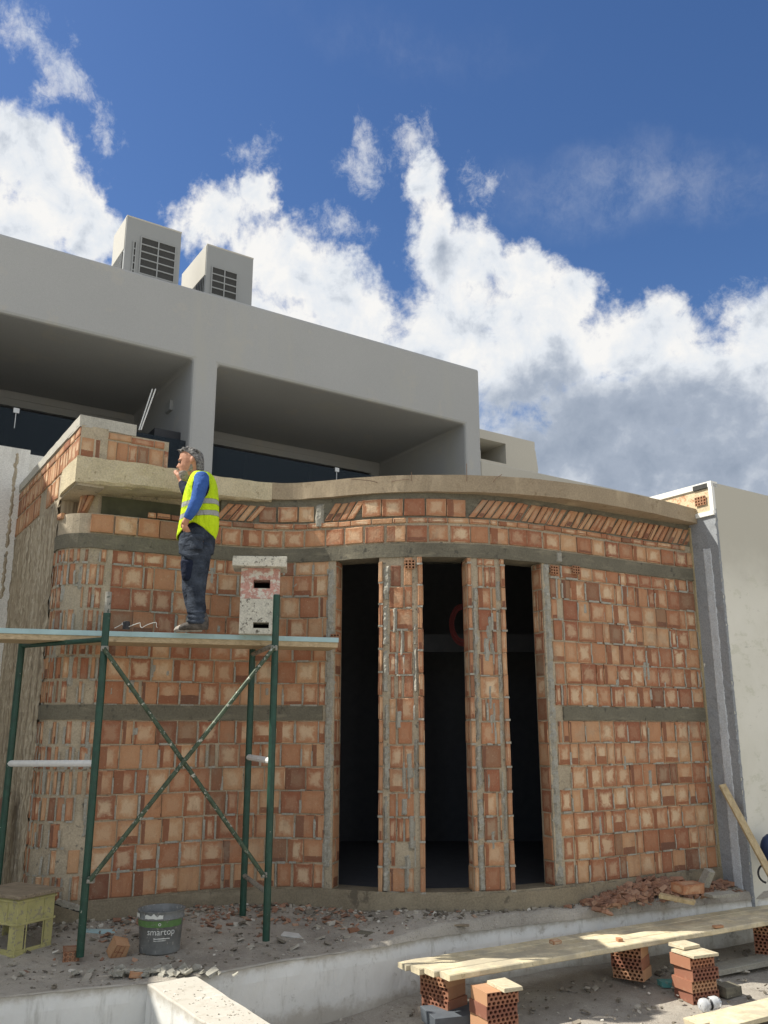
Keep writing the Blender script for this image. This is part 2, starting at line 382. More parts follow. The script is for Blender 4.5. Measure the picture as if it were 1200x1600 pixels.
def add_brick(mb, f, u0, u1, z0, z1, off=.014, shear=0, rough=.004, back=-.02, col=None, skew=0):
    col = col or (random.random(), random.random(), random.random())
    ch = .007; zm = (z0+z1)/2
    def P(u, z, o): return f(u+shear*(z-z0)/(z1-z0), z+skew*(u-u0), o)
    du = random.uniform(-rough, rough); dz = random.uniform(-rough, rough); tl = random.uniform(-.004, .004)
    b = len(mb.v)
    for (ins, o) in ((0, back), (0, off-ch*.6), (ch, off)):
        for (uu, zz, sg) in ((u0+ins, z0+ins, -1), (u1-ins, z0+ins, 1), (u1-ins, z1-ins, 1), (u0+ins, z1-ins, -1)):
            jt = .0032 if o > back else 0
            mb.v.append(P(uu+du+random.uniform(-jt, jt), zz+dz+random.uniform(-jt, jt), o+(tl*sg if o > back else 0)))
    q = [(0, 0), (1, 0), (1, 1), (0, 1)]
    for lv in (0, 1):
        for k in range(4):
            k2 = (k+1) % 4
            mb.face([b+lv*4+k, b+lv*4+k2, b+lv*4+4+k2, b+lv*4+4+k], [q[k], q[k2], q[k2], q[k]], col)
    mb.face([b+8, b+9, b+10, b+11], q, col)
def row(mb, f, u0, u1, z0, z1, widths=((.228, .66), (.12, .14), (.18, .14), (.26, .06)), joint=.014, gap=.05, off=.012, mort=None, drop=0, slope=0):
    u = u0
    while u < u1-.03:
        w = random.choices([x[0] for x in widths], [x[1] for x in widths])[0]*random.uniform(.96, 1.03)
        if u+w > u1 or u1-(u+w) < .05: w = u1-u
        j = joint*random.uniform(.5, 1.6)
        if random.random() < gap: j = random.uniform(.03, .06)
        if random.random() >= drop:
            add_brick(mb, f, u+j*.5, u+w-j*.5, z0+joint*.5, z1-joint*.5, off+random.uniform(-.004, .005), skew=random.uniform(-.01, .01)+slope)
        if mort is not None and random.random() < .5:
            mm = random.uniform(.006, .014)
            sheet(mort, lambda uu, zz, oo=0: f(uu, zz, oo), u+w-mm, u+w+mm, z0+.01, z1-random.uniform(.0, .1), .03, off+.004, .006)
        if mort is not None and random.random() < .3:
            sheet(mort, f, u+random.uniform(0, w*.4), u+w*random.uniform(.6, 1), z0-random.uniform(.005, .01), z0+random.uniform(.006, .018), .03, off+.006, .006)
        u += w
def sheet(mb, f, u0, u1, z0, z1, step=.06, off=0, amp=.004, col=(.5, .5, .5), ragged=0):
    nu = max(1, int((u1-u0)/step)); nz = max(1, int((z1-z0)/step)); b = len(mb.v)
    for i in range(nu+1):
        for k in range(nz+1):
            u = u0+(u1-u0)*i/nu; z = z0+(z1-z0)*k/nz
            p = f(u, z, 0); d = mnoise.noise(p*9)*amp*2+mnoise.noise(p*31)*amp
            if ragged:
                if i in (0, nu): u += (mnoise.noise(Vector((z*14, u, 3)))+mnoise.noise(Vector((z*37, u, 3)))*.6)*ragged
                if k in (0, nz): z += mnoise.noise(Vector((u*14, z, 7)))*ragged
            e = off+d
            if ragged and (i in (0, nu) or k in (0, nz)): e = -.005
            mb.v.append(f(u, z, e))
    for i in range(nu):
        for k in range(nz):
            a = b+i*(nz+1)+k; mb.face([a, a+nz+1, a+nz+2, a+1], [(0, 0)]*4, col)
def slab(mb, f, u0, u1, z0, z1, o0, o1, step=.08, col=(.5, .5, .5), amp=0):
    n = max(1, int((u1-u0)/step)); rings = []
    for i in range(n+1):
        u = u0+(u1-u0)*i/n
        d = lambda k: mnoise.noise(Vector((u*7, k*3.1, z0)))*amp
        rings.append([f(u, z0+d(1), o1+d(2)), f(u, z1+d(3)*.6, o1+d(4)), f(u, z1, o0), f(u, z0, o0)])
    mb.loft(rings, col)
# ------------------------------------------------------------------ brick building
BB = thing('brick_building', (0, 11, 0), 'unfinished hollow brick building with a wavy front wall and three tall narrow openings', 'building')
d0, d1 = S(525), S(592.5); d2, d3 = S(659), S(729); d4, d5 = S(786), S(846)
ends = [(0.0, d0), (d1, d2), (d3, d4), (d5, W.len)]
core = MB()
for a, b in ends: slab(core, W.f, a, b, .28, 3.85, -.2, 0, .08)
slab(core, W.f, S(345, 4.3), W.len, 3.85, 4.245, -.28, 0, .08)
topc = MB(); slab(topc, W.f, S(345, 4.3), W.len, 4.245, 4.54, -.28, .0, .08); obj('shaded_mortar_bed', topc, M['mortar_dark'], BB)  # darker mortar paints in the shade under the overhanging band
slab(core, W.f, 0, S(345, 4.3), 3.85, 4.17, -.28, 0, .08)
slab(core, W.f, 0, S(345, 4.3), 4.17, 4.5, -.5, -.24, .08)
obj('mortar_bed', core, M['mortar'], BB)
pl = MB(); slab(pl, W.f, -.0, W.len, -.05, .29, -.32, .05, .05, amp=.018)
sheet(pl, W.f, .02, W.len, .26, .31, .05, .035, .012)
obj('plinth', pl, M['plinth'], BB)
bm_ = MB(); slab(bm_, W.f, 0, W.len, 3.79, 3.945, -.29, .018, .05, amp=.006)
obj('upper_bond_beam', bm_, M['mortar_dark'], BB)
bm_ = MB()
slab(bm_, W.f, 0, d0-.13, 2.015, 2.165, -.2, .02, .05, amp=.006); obj('middle_bond_beam', bm_, M['mortar_dark'], BB); bm_ = MB(); slab(bm_, W.f, d5+.2, W.len, 2.015, 2.165, -.2, .02, .05, amp=.006)
obj('middle_bond_beam', bm_, M['mortar_dark'], BB)
br = MB(); mo = MB()
rows_lo = [.3+i*(1.71/7) for i in range(8)]; rows_hi = [2.17]+[2.17+.243*i for i in range(1, 7)]+[3.79]
cs = S(150, 2)      # left rounded corner, narrow bricks up to here
for i in range(7):
    for zz in (rows_lo, rows_hi):
        z0, z1 = zz[i], zz[i+1]
        row(br, W.f, .04, cs+random.uniform(-.06, .06), z0, z1, ((.075, .5), (.055, .3), (.1, .2)), .03, .3, mort=mo, drop=.24)
        row(br, W.f, cs+.03, d0-.09, z0, z1, mort=mo)
        row(br, W.f, d5+.27, W.len-.11, z0, z1, mort=mo)
# mortar ribbons and strips at the jambs and on the piers
def strip_bricks(u0, u1, zt=3.79):
    z = .3; 
    while z < zt-.05:
        h = min(.245*random.uniform(.97, 1.03), zt-z)
        add_brick(br, W.f, u0, u1, z+.006, z+h-.006, random.uniform(.022, .034), rough=.006, skew=random.uniform(-.05, .05), col=(random.uniform(.3, 1), random.random()*.6, random.random()))
        if random.random() < .8:      # squeezed-out mortar lip
            sheet(mo, W.f, u0-.006, u1+.006, z-.01, z+.012, .02, .036, .008)
        z += h
def ribbon(u0, u1, z0=.3, z1=3.79, off=.022):
    sheet(mo, W.f, u0, u1, z0, z1, .02, off, .014, ragged=.028)
# left jamb
ribbon(d0-.1, d0-.012, .5, 3.7)
row_w = ((.165, .55), (.21, .15), (.08, .3))
for (a, b) in ((d1, d2), (d3, d4)):
    strip_bricks(a+.002, a+.042); strip_bricks(b-.05, b-.002)
    [ribbon(a+.046+random.uniform(-.008, .012), a+.105+random.uniform(-.02, .02), .3+.5*q_, min(3.79, .3+.5*(q_+1)*random.uniform(.9, 1.02))) for q_ in range(7)]; [ribbon(b-.098+random.uniform(-.015, .02), b-.054+random.uniform(-.012, .01), .3+.5*q_, min(3.79, .3+.5*(q_+1)*random.uniform(.9, 1.02))) for q_ in range(7)]
    z = .3
    while z < 3.76:
        h = min(.243, 3.79-z)
        row(br, W.f, a+.11, b-.1, z, z+h, row_w, .016, .3, off=.014, mort=mo, drop=.07)
        z += h
    for k in range(10):
        zc = random.uniform(.4, 3.6); uc = random.uniform(a+.15, b-.13)
        sheet(mo, W.f, uc-random.uniform(.02, .05), uc+random.uniform(.02, .05), zc-random.uniform(.08, .24), zc+random.uniform(.05, .12), .025, .026, .006, ragged=.018)
ribbon(d5+.012, d5+.1)
for i in range(7):
    for zz in (rows_lo, rows_hi):
        row(br, W.f, d5+.1, d5+.27, zz[i], zz[i+1], ((.17, .5), (.09, .5)), .02, .3, mort=mo, drop=.1)
# jamb faces inside the openings
for u, sg in ((d0, 1), (d1, -1), (d2, 1), (d3, -1), (d4, 1), (d5, -1)):
    T = W.tan(u)*sg; P0 = W.f(u, 0, 0); Nn = W.f(u, 0, 1)-W.f(u, 0, 0)
    fj = planar(P0, Nn*-1, T)
    z = .3
    while z < 3.75:
        row(br, fj, .01, .19, z, min(z+.245, 3.79), ((.18, .7), (.09, .5)), .014, .05, off=.006); z += .245
# courses above the upper bond beam
sq = ((.245, 1), (.235, .5))
row(br, W.f, S(140, 4), S(345, 4), 3.955, 4.165, sq, .016, 0, off=.03)
row(br, W.f, S(345, 4), W.len-.06, 3.955, 4.165, sq, .022, 0, off=.016)
row(br, W.f, S(230, 4.2), W.len-.2, 4.175, 4.245, ((.24, .6), (.16, .3), (.1, .1)), .014, 0, off=.02)
row(br, W.f, S(403, 4.3), S(492, 4.3), 4.255, 4.455, sq, .022, 0, off=.016)
row(br, W.f, S(566, 4.3), S(728, 4.3), 4.255, 4.475, sq, .022, 0, off=.02)
def diag(px0, px1, z0, z1, off=.022, sh=.15):
    u = S(px0, 4.3) if px0 else 0.1; e = min(S(px1, 4.3), W.len-.12)-sh*.6
    while u < e:
        add_brick(br, W.f, u, u+.072, z0, z1, off+random.uniform(-.008, .012), shear=sh*random.uniform(.85, 1.1), col=(random.uniform(.3, 1), random.random()*.7, random.random()))
        u += .092*random.uniform(.95, 1.06)
diag(335, 400, 4.26, 4.45); diag(508, 558, 4.26, 4.46); diag(732, 1090, 4.262, 4.47, .016, .16)
# recess under the left end of the slab: stacked stubs and a grey board
fr = lambda u, z, off=0: W.f(u, z, off-.24)
u = .2
for k in range(3):
    add_brick(br, fr, u, u+.09, 4.2, 4.42, .06, shear=.2); u += .12
row(br, W.f, .28, .46, 4.0, 4.09, ((.12, 1),), .02, 0, off=-.02); row(br, W.f, .3, .44, 4.12, 4.2, ((.12, 1),), .02, 0, off=.03)
# cap blobs
for px, z0, z1 in ((499, 4.18, 4.47), (870, 3.8, 3.95)):
    u = S(px, 4.2); sheet(mo, W.f, u-.055, u+.055, z0, z1, .025, .034, .006, ragged=.02)
rec = MB(); slab(rec, W.f, S(160, 4.3), S(290, 4.3), 4.2, 4.42, -.235, -.2, .1)
obj('recess_board', rec, plain('dull_green_board', srgb(84, 84, 68), .9, 0, .2, .25, 6), BB)
# random smears across the brickwork
for k in range(46):
    lo = random.random() < .5
    uc = random.uniform(cs, d0-.3) if lo else random.uniform(d5+.3, W.len-.3)
    zc = random.uniform(.4, 3.7); w = random.uniform(.015, .045); h = random.uniform(.05, .12)
    if 1.95 < zc < 2.25: continue
    sheet(mo, W.f, uc-w, uc+w, zc-h, zc+h, .022, .018, .004, ragged=.014)
for k in range(16):
    uc = random.uniform(.1, cs); zc = random.uniform(.4, 3.6); w = random.uniform(.015, .04); h = random.uniform(.1, .2)
    sheet(mo, W.f, uc-w, uc+w, zc-h, zc+h, .022, .02, .006, ragged=.02)
nb_ = len(br.v); br.v += mo.v; br.f += [[i+nb_ for i in f] for f in mo.f]; br.uv += mo.uv; br.c += mo.c; br.m += [1]*len(mo.f)
obj('brickwork', br, [M['brick'], M['mortar_light']], BB, fix=False)
# perforated bricks showing their ends
def holes_face(mb, dk, f, w, h, nx, ny, depth=.06, stagger=True, fillc=(.5, .5, .5)):
    """face with octagonal holes; f(u,v,off) maps into space; tube walls go back into dark ends"""
    def cell(u0, u1, v0, v1, r):
        cu, cv = (u0+u1)/2, (v0+v1)/2; b = len(mb.v)
        bd = [(u1, cv), (u1, v1), (cu, v1), (u0, v1), (u0, cv), (u0, v0), (cu, v0), (u1, v0)]
        hl = [(cu+r[0]*math.cos(math.pi/4*k), cv+r[1]*math.sin(math.pi/4*k)) for k in range(8)]
        for q in bd: mb.v.append(f(q[0], q[1], 0))
        for q in hl: mb.v.append(f(q[0], q[1], 0))
        for q in hl: mb.v.append(f(q[0], q[1], -depth))
        for k in range(8):
            k2 = (k+1) % 8
            mb.face([b+k, b+k2, b+8+k2, b+8+k], [(.5, .5)]*4, fillc); mb.face([b+8+k, b+8+k2, b+16+k2, b+16+k], [(.5, .5)]*4, fillc)
        mb.face([b+16+k for k in range(8)], None, (.05, .5, .1), 1)  # end painted black for the shade deep in the hole
    ch = h/ny
    for j in range(ny):
        o = 0
        if stagger and j % 2 == 1:
            o = w/nx/2
            for (a, b) in ((0, o), (w-o, w)):
                mb.poly([f(a, j*ch, 0), f(b, j*ch, 0), f(b, (j+1)*ch, 0), f(a, (j+1)*ch, 0)], [(.5, .5)]*4, fillc)
        n = nx-1 if o else nx; cw = w/nx
        for i in range(n): cell(o+i*cw, o+(i+1)*cw, j*ch, (j+1)*ch, (cw*.37, ch*.40))
for px, zc in ((525, 2.9), (640, 3.7), (862, 3.71), (896, 3.74)):
    pb = MB(); u0 = S(px, zc)-.05
    holes_face(pb, None, lambda u, v, o, u0=u0, zc=zc: W.f(u0+u, zc-.05+v, .045+o), .11, .1, 3, 3, .04, False)
    obj('perforated_brick_end', pb, [M['brick'], M['black']], BB, fix=False)
# fascia: rough formed beam on the left, smooth render band on the right
FC = Curve([(-3.7, 9.25), (-3.56, 9.02), (-3.40, 8.76), (-3.25, 8.60)], 4)
FF = Curve([(-3.25, 8.60), (-2.8, 8.80), (-2.32, 9.06), (-1.96, 9.31), (-1.5, 9.57), (-1.15, 9.67), (-.8, 9.60), (-.24, 9.42), (.2, 9.34), (.71, 9.32), (1.2, 9.36), (1.67, 9.46), (2.2, 9.66), (2.7, 9.92), (3.4, 10.36), (4.21, 10.96)])
sm_ = FF.spx(425, 4.6)
fa = MB()
n = 40; rings = []
for i in range(n+1):
    u = sm_*i/n; nz = lambda k: mnoise.noise(Vector((u*5, k*2.2, 1)))*.022+mnoise.noise(Vector((u*17, k*2.2, 5)))*.01
    zb = 4.45+.06*min(1, u/2.4)
    rings.append([FF.f(u, zb+nz(1), -.03), FF.f(u, zb+.02+nz(5), nz(2)), FF.f(u, 4.6, nz(6)), FF.f(u, 4.73+nz(3)*.5, nz(4)), FF.f(u, 4.72, -.9) if u > .9 else Vector((-3.2, 9.6, 4.72)), FF.f(u, zb+.03, -.9) if u > .9 else Vector((-3.2, 9.6, zb))])
fa.loft(rings)
# return along the side
sd = [Vector((-3.25, 8.60, 0)), Vector((-3.42, 8.84, 0)), Vector((-3.58, 9.09, 0)), Vector((-3.64, 9.22, 0))]
fa.loft([[(p.x, p.y, 4.45-i*.03) for i in (0,)]+[(p.x-.0, p.y, 4.72)]+[(p.x+.5, p.y+.33, 4.72), (p.x+.5, p.y+.33, 4.45)] for p in sd])
obj('rough_concrete_beam', fa, M['rough_concrete'], BB)
fa = MB(); slab(fa, FF.f, sm_+.002, FF.len, 4.535, 4.735, -.9, 0, .06, amp=.005)
obj('render_band', fa, M['render_band'], BB)
# wires on the edge
for px, dx, h in ((643, 0, .1), (729, .0, .2), (770, .1, .08), (590, -.3, .03), (612, .2, .02)):
    wi = MB(); p = FF.f(FF.spx(px, 4.7), 4.66, .01); wi.tube([p, p+Vector((dx*.3, -.02, h*.5)), p+Vector((dx, -.03, h))], .004, 5)
    obj('tie_wire', wi, M['reb'], BB)
# back structure: roof slab, side and rear walls keep the inside dark
far = Vector((-3.66, 9.26, 0))+R2*2.45
rf = MB()
rp = [FF.f(FF.len*i/40, 0, -.5) for i in range(4, 41)]+[Vector((4.35, 11.6, 0)), Vector((4.35, 13.95, 0)), Vector((-5.6, 13.95, 0)), far+Vector((.05, .4, 0)), Vector((-3.3, 9.35, 0))]
rf.prism([(p.x, p.y) for p in rp], 4.53, 4.69); obj('roof_slab', rf, M['cap'], BB)
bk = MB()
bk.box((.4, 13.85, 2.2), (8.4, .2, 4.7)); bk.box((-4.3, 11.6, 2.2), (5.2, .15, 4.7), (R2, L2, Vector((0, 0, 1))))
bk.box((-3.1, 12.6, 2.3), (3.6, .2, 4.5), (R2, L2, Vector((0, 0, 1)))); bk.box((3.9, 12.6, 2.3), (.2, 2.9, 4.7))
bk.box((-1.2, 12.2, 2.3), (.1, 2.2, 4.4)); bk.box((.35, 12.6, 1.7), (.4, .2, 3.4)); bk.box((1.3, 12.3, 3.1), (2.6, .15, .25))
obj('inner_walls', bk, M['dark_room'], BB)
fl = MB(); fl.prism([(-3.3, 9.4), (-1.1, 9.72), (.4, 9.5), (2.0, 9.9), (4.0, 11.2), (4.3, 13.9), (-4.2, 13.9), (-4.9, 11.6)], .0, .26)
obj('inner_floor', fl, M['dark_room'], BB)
# side wall, board-formed, with a brick course band on top
SO = Vector((-3.66, 9.26, 0)); SN = -L2
fs = planar(SO, R2, SN)
sw = MB(); sheet(sw, fs, -.02, 2.62, 0, 4.42, .05, 0, .012); slab(sw, fs, 0, 2.6, 0, 4.42, -.25, -.03, .5)
obj('board_formed_side_wall', sw, M['board'], BB, fix=False)
# top storey stub at the corner
ts = MB(); tb = MB()
O2 = Vector((-3.25, 8.62, 0)); fT = planar(O2, L2, -R2)
slab(ts, fT, .02, .98, 4.72, 5.07, -.32, -.012, .2)
fS = planar(Vector((-3.25, 8.62, 0)), R2, -L2)
slab(ts, fS, 0, 3.35, 4.42, 5.09, -.3, -.012, .2)
obj('parapet_core', ts, M['mortar'], BB)
row(tb, fT, 0, .98, 4.735, 4.965, ((.13, .6), (.17, .25), (.1, .15)), .012, 0, off=.0)
row(tb, fT, 0, .93, 4.975, 5.06, ((.26, .6), (.3, .4)), .012, 0, off=.0)
row(tb, fS, 0.0, 3.3, 4.73, 4.96, ((.13, .6), (.1, .2), (.2, .2)), .014, .1, off=.0)
row(tb, fS, 0.0, 3.3, 4.97, 5.07, ((.26, .6), (.2, .4)), .012, .1, off=.0)
row(tb, fS, 0.8, 3.3, 4.45, 4.715, ((.2, .6), (.14, .4)), .014, .1, off=.0, drop=.15)
obj('parapet_bricks', tb, M['brick'], BB, fix=False)
tc_ = MB(); slab(tc_, fT, -.01, .6, 5.07, 5.2, -.5, .0, .1, amp=.006); slab(tc_, fS, -.0, 3.35, 5.09, 5.2, -.3, .012, .1, amp=.006)
obj('concrete_cap', tc_, M['cap'], BB)
# right end trim strip
tr = MB(); slab(tr, W.f, W.len-.1, W.len-.01, 0.02, 4.5, -.1, .03, .05, amp=.004)
for z in (): pass
obj('end_strip', tr, speckled('end_strip', srgb(170, 156, 124), .2, 3, .6, .95, spots=srgb(206, 204, 196), spotamt=.66), BB)
# red cable coil hanging inside
coil = MB()
for k in range(9):
    r = .2+.012*k*random.uniform(.7, 1.2); c = Vector((1.04+random.uniform(-.01, .01), 11.2+k*.012, 3.25))
    coil.tube([c+Vector((r*.62*math.cos(a*math.pi/12), 0, r*math.sin(a*math.pi/12))) for a in range(25)], .007, 5, cap=False)
coil.tube([Vector((1.04, 11.2, 3.5)), Vector((1.04, 11.2, 4.5))], .006, 5)
tag(obj('cable_coil', coil, M['red_cable']), 'dim coil of red cable hanging inside the middle opening', 'cable')
# ------------------------------------------------------------------ grey apartment building behind
P0 = Vector((2.40, 20.0, 0))
GB = thing('apartment_building', (0, 20, 6), 'large grey rendered building with two deep balcony recesses behind the brick front', 'building')
def lb(mb, s0, s1, t0, t1, z0, z1, **k):   # box in facade coordinates
    c = P0+L2*(s0+s1)/2+R2*(t0+t1)/2+Vector((0, 0, (z0+z1)/2)); mb.box(c, (s1-s0, t1-t0, z1-z0), (L2, R2, Vector((0, 0, 1))), **k)
g = MB()
def fp(s, z, t=0): return P0+L2*s+R2*t+Vector((0, 0, z))
# front skin with the two openings, then the inner surfaces (as one body)
def prismf(outline, t0, t1):   # outline in (s,z)
    g.loft([[fp(s, z, t0) for s, z in outline], [fp(s, z, t1) for s, z in outline]])
TZ = 10.7
gs = [-16, -15.4, -7.46, -6.93, -.48, 0]; gz = [4.3, 6.55, 9.15, TZ]; vid = {}
def gv(i, k, t):
    if (i, k, t) not in vid: vid[(i, k, t)] = len(g.v); g.v.append(fp(gs[i], gz[k], (0, 3.9)[t]))
    return vid[(i, k, t)]
sol = lambda i, k: 0 <= i < 5 and 0 <= k < 3 and not (k == 1 and i in (1, 3))
for i in range(5):
    for k in range(3):
        if not sol(i, k): continue
        for t in (0, 1): g.face([gv(i, k, t), gv(i+1, k, t), gv(i+1, k+1, t), gv(i, k+1, t)])
        if not sol(i-1, k): g.face([gv(i, k, 0), gv(i, k+1, 0), gv(i, k+1, 1), gv(i, k, 1)])
        if not sol(i+1, k): g.face([gv(i+1, k, 0), gv(i+1, k, 1), gv(i+1, k+1, 1), gv(i+1, k+1, 0)])
        if not sol(i, k-1): g.face([gv(i, k, 0), gv(i, k, 1), gv(i+1, k, 1), gv(i+1, k, 0)])
        if not sol(i, k+1): g.face([gv(i, k+1, 0), gv(i+1, k+1, 0), gv(i+1, k+1, 1), gv(i, k+1, 1)])
body = obj('wall', g, M['facade'], GB, bevel=.06)
g = MB(); lb(g, -16, 0, 3.903, 8, 9.0, TZ-.004); lb(g, -16, 0, 3.903, 8, 4.3, 6.55); obj('rear_mass', g, M['facade'], GB)
g = MB(); lb(g, -.55, .0, 3.903, 4.3, 6.55, 9.0); lb(g, -7.2, -6.35, 3.903, 4.3, 6.55, 8.997)
# back wall lintel and side bits
lb(g, -6.348, -.752, 3.906, 4.3, 8.83, 8.998); lb(g, -.75, -.552, 3.903, 4.3, 6.55, 8.999); lb(g, -7.65, -7.202, 3.903, 4.3, 6.55, 8.996)
lb(g, -15.4, -7.652, 3.906, 4.3, 8.83, 8.995)
obj('recess_back_wall', g, M['facade'], GB)
for (a, b, lab) in ((-6.35, -.75, 0), (-15.3, -7.65, 1)):
    w = MB(); lb(w, a, b, 4.0, 4.1, 8.73, 8.829); lb(w, a, a+.08, 4.0, 4.1, 6.56, 8.73); lb(w, b-.08, b, 4.0, 4.1, 6.56, 8.73)
    k = 3
    for i in range(1, k): x = a+(b-a)*i/k; lb(w, x-.04, x+.04, 4.0, 4.1, 6.56, 8.73)
    wo = obj('window', w, M['frame'], GB)
    p = MB(); lb(p, a+.08, b-.08, 4.04, 4.06, 6.56, 8.73); obj('pane', p, M['glass'], wo, local=True) if False else None
    po = obj('pane', p, M['glass'], GB); po.parent = wo
for (a, b, cl) in ((-6.9, -.5, (-4.0, -2.0)), (-15.3, -7.46, (-10.62, -9.0))):
    w = MB(); lb(w, a, b, .18, .2, 6.55, 7.45); bo = obj('glass_balustrade', w, M['glass_rail'], GB)
    for x in cl:
        w = MB(); lb(w, x-.05, x+.05, .15, .23, 7.38, 7.47); lb(w, x-.006, x+.006, .17, .205, 7.1, 7.4)
        o = obj('clamp', w, M['clamp'], GB); o.parent = bo
w = MB(); lb(w, -7.53, -7.441, 1.1, 1.4, 8.4, 8.62); obj('wall_lamp', w, M['ac'], GB, bevel=.01)
w = MB()
for k in (0, 1): w = MB(); w.tube([aty(238+5*k, 608, 15.9), aty(217+3*k, 672, 15.6)], .014, 6); obj('conduit_rod', w, M['trim_white'], GB)
w = MB(); lb(w, -8.0, -7.46, .5, .9, 7.3, 7.72); obj('utility_box', w, plain('dark_box', srgb(52, 54, 58), .6), GB)
# low parapet and upper block to the right
NB = thing('neighbour_house', (5, 23, 4), 'beige rendered low parapet and small tapered block stepping down behind the band', 'building')
w = MB(); lb(w, .003, 14, .02, .4, 3.5, 8.3); lb(w, .003, 14, .4, 8, 3.5, 8.0); obj('parapet_wall', w, M['facade2'], NB, bevel=.03)
w = MB()
q0 = 3.0
def hb(s0, s1, t0, t1, z0, z1, tap=0):
    a = [fp(s0, z0, t0), fp(s1+tap, z0, t0), fp(s1+tap, z0, t1), fp(s0, z0, t1)]; b = [fp(s0, z1, t0), fp(s1, z1, t0), fp(s1, z1, t1), fp(s0, z1, t1)]
    w.loft([a, b])
hb(.5, 4.67, 3, 6, 10.22, 10.5); hb(.5, 4.75, 3, 6, 7.5, 9.58, .4); hb(3.48, 4.69, 3, 6, 9.58, 10.22, .09); hb(.5, 2.4, 3, 6, 9.58, 10.22)
hb(2.4, 3.48, 5.4, 6, 9.58, 10.22); hb(2.4, 2.75, 3.3, 5.4, 9.58, 9.95)
obj('upper_block', w, M['facade2'], NB)
# rooftop units
def ac_unit(s0, s1, t0, depth, z0, z1, grille, label, strip=None):
    loc = fp((s0+s1)/2, z0, t0+depth/2)
    T = thing('air_conditioner', loc, label, 'air conditioner', 'outdoor units on the flat roof')
    c = MB(); lb(c, s0, s1, t0, t0+depth, z0, z1)
    h = .45*(z1-z0)
    body = obj('casing', c, M['ac'], T, bevel=.012)
    c = MB(); lb(c, s0-.012, s0-.001, t0+.03, t0+depth-.03, z0+(z1-z0)*.62, z1-.04)
    obj('side_panel', c, M['ac_light'], T)
    c = MB(); lb(c, s0-.014, s0-.001, t0+.1, t0+depth-.06, z0+.05, z0+(z1-z0)*.6); co_ = obj('side_coil', c, M['ac_dark'], T)
    c = MB()
    for i in range(14):
        t = t0+.12+i*(depth-.22)/13; lb(c, s0-.02, s0-.0145, t, t+.012, z0+.06, z0+(z1-z0)*.6)
    obj('coil_guard', c, M['ac'], T)
    for gi, (ga, gb, gz0, gz1, cols) in enumerate(grille):
        c = MB(); lb(c, ga, gb, t0-.006, t0-.001, gz0, gz1); obj('grille_opening', c, M['ac_dark'], T)
        c = MB(); nb = int((gz1-gz0)/.16)
        for i in range(nb+1):
            z = gz0+(gz1-gz0)*i/nb; lb(c, ga, gb, t0-.022, t0-.0065, z-.014, z+.014)
        for i in range(cols+1):
            x = ga+(gb-ga)*i/cols; lb(c, x-.014, x+.014, t0-.026, t0-.0225, gz0, gz1)
        obj('grille', c, M['ac'], T)
    c = MB(); cc = fp((s0+s1)/2, 0, t0+depth/2)
    lid = MB(); lid.lathe((cc.x, cc.y, z1), [(.36, -.001), (.36, .05), (.33, .05), (.33, .0)], 24); obj('fan_shroud', lid, M['ac'], T)
    c = MB(); c.tube([fp(s1-.1, z0+.35, t0-.03), fp(s1-.1, z0+.02, t0-.03)], .02, 8); c.tube([fp(s1-.17, z0+.3, t0-.03), fp(s1-.17, z0+.02, t0-.03)], .014, 8); obj('refrigerant_pipe', c, M['black'], T)
    c = MB(); lb(c, s0-.004, s1+.004, t0-.004, t0+depth+.004, z1-.03, z1+.006); obj('top_rim', c, M['ac_light'], T, bevel=.004)
    return T
t1 = ac_unit(-8.62, -7.38, 1.5, 1.0, 10.7, 12.84, [(-8.28, -7.5, 11.0, 12.42, 2), (-8.44, -8.38, 11.05, 12.25, 1)], 'left and taller roof unit with a second narrow slot beside its grille')
ac_unit(-6.76, -5.6, 1.5, 1.65, 10.7, 12.76, [(-6.62, -6.0, 11.0, 12.22, 2)], 'right roof unit with its dark coil side showing')
# ragged film on top of the first unit
fm = MB()
for i in range(16):
    s = -8.32+i*.055; z = 12.85; a = .05+.05*random.random()
    fm.poly([fp(s, z, 1.52+.02*random.random()), fp(s+.06, z, 1.56), fp(s+.07, z+a*.5, 1.62), fp(s+.01, z+a, 1.6+.05*random.random())])
s_ = NT('clear_film', .2, .5); s_.color((.85, .87, .9, 1)); s_.b.inputs['Alpha'].default_value = .6; s_.mat.blend_method = 'BLEND'
obj('torn_film', fm, s_.mat, t1)
# ------------------------------------------------------------------ white wall on the left, plus unseen blocks added to cast shade
WB = thing('white_wall_shade_blocks', (-7.5, 13, 0), 'white rendered wall at the left edge, with added unseen stepped blocks that shade the terrace', 'building')
w = MB(); Wp = Vector((-5.06, 11.36, 0))
w.box(Wp-L2*3.0+R2*.15+Vector((0, 0, 2.5)), (6.2, .3, 6.44), (L2, R2, Vector((0, 0, 1)))); w.box(Wp+L2*.32+R2*.35+Vector((0, 0, 2.5)), (.9, .3, 6.44), (L2, R2, Vector((0, 0, 1))))
w.box((-8.6, 10.05, 3.9), (3, 5.0, 9.0)); w.box((-8.6, 6.3, 2.85), (3, 2.49, 6.9))
obj('wall', w, M['white_clean'], WB)
for y in (9.2, 11.2):  # windows put on the added unseen block
    w = MB(); w.box((-7.08, y, 5.6), (.06, .9, 1.3)); wo = obj('window', w, M['frame'], WB)
    w = MB(); w.box((-7.045, y, 5.6), (.02, .76, 1.16)); po = obj('pane', w, M['glass'], WB); po.parent = wo
# dark crack strip of old plaster
w = MB(); fw = planar(Wp, L2, -R2); sheet(w, fw, -.1, -.04, 3.6, 5.66, .03, .012, .01, ragged=.03); obj('chipped_edge', w, M['mortar'], WB)
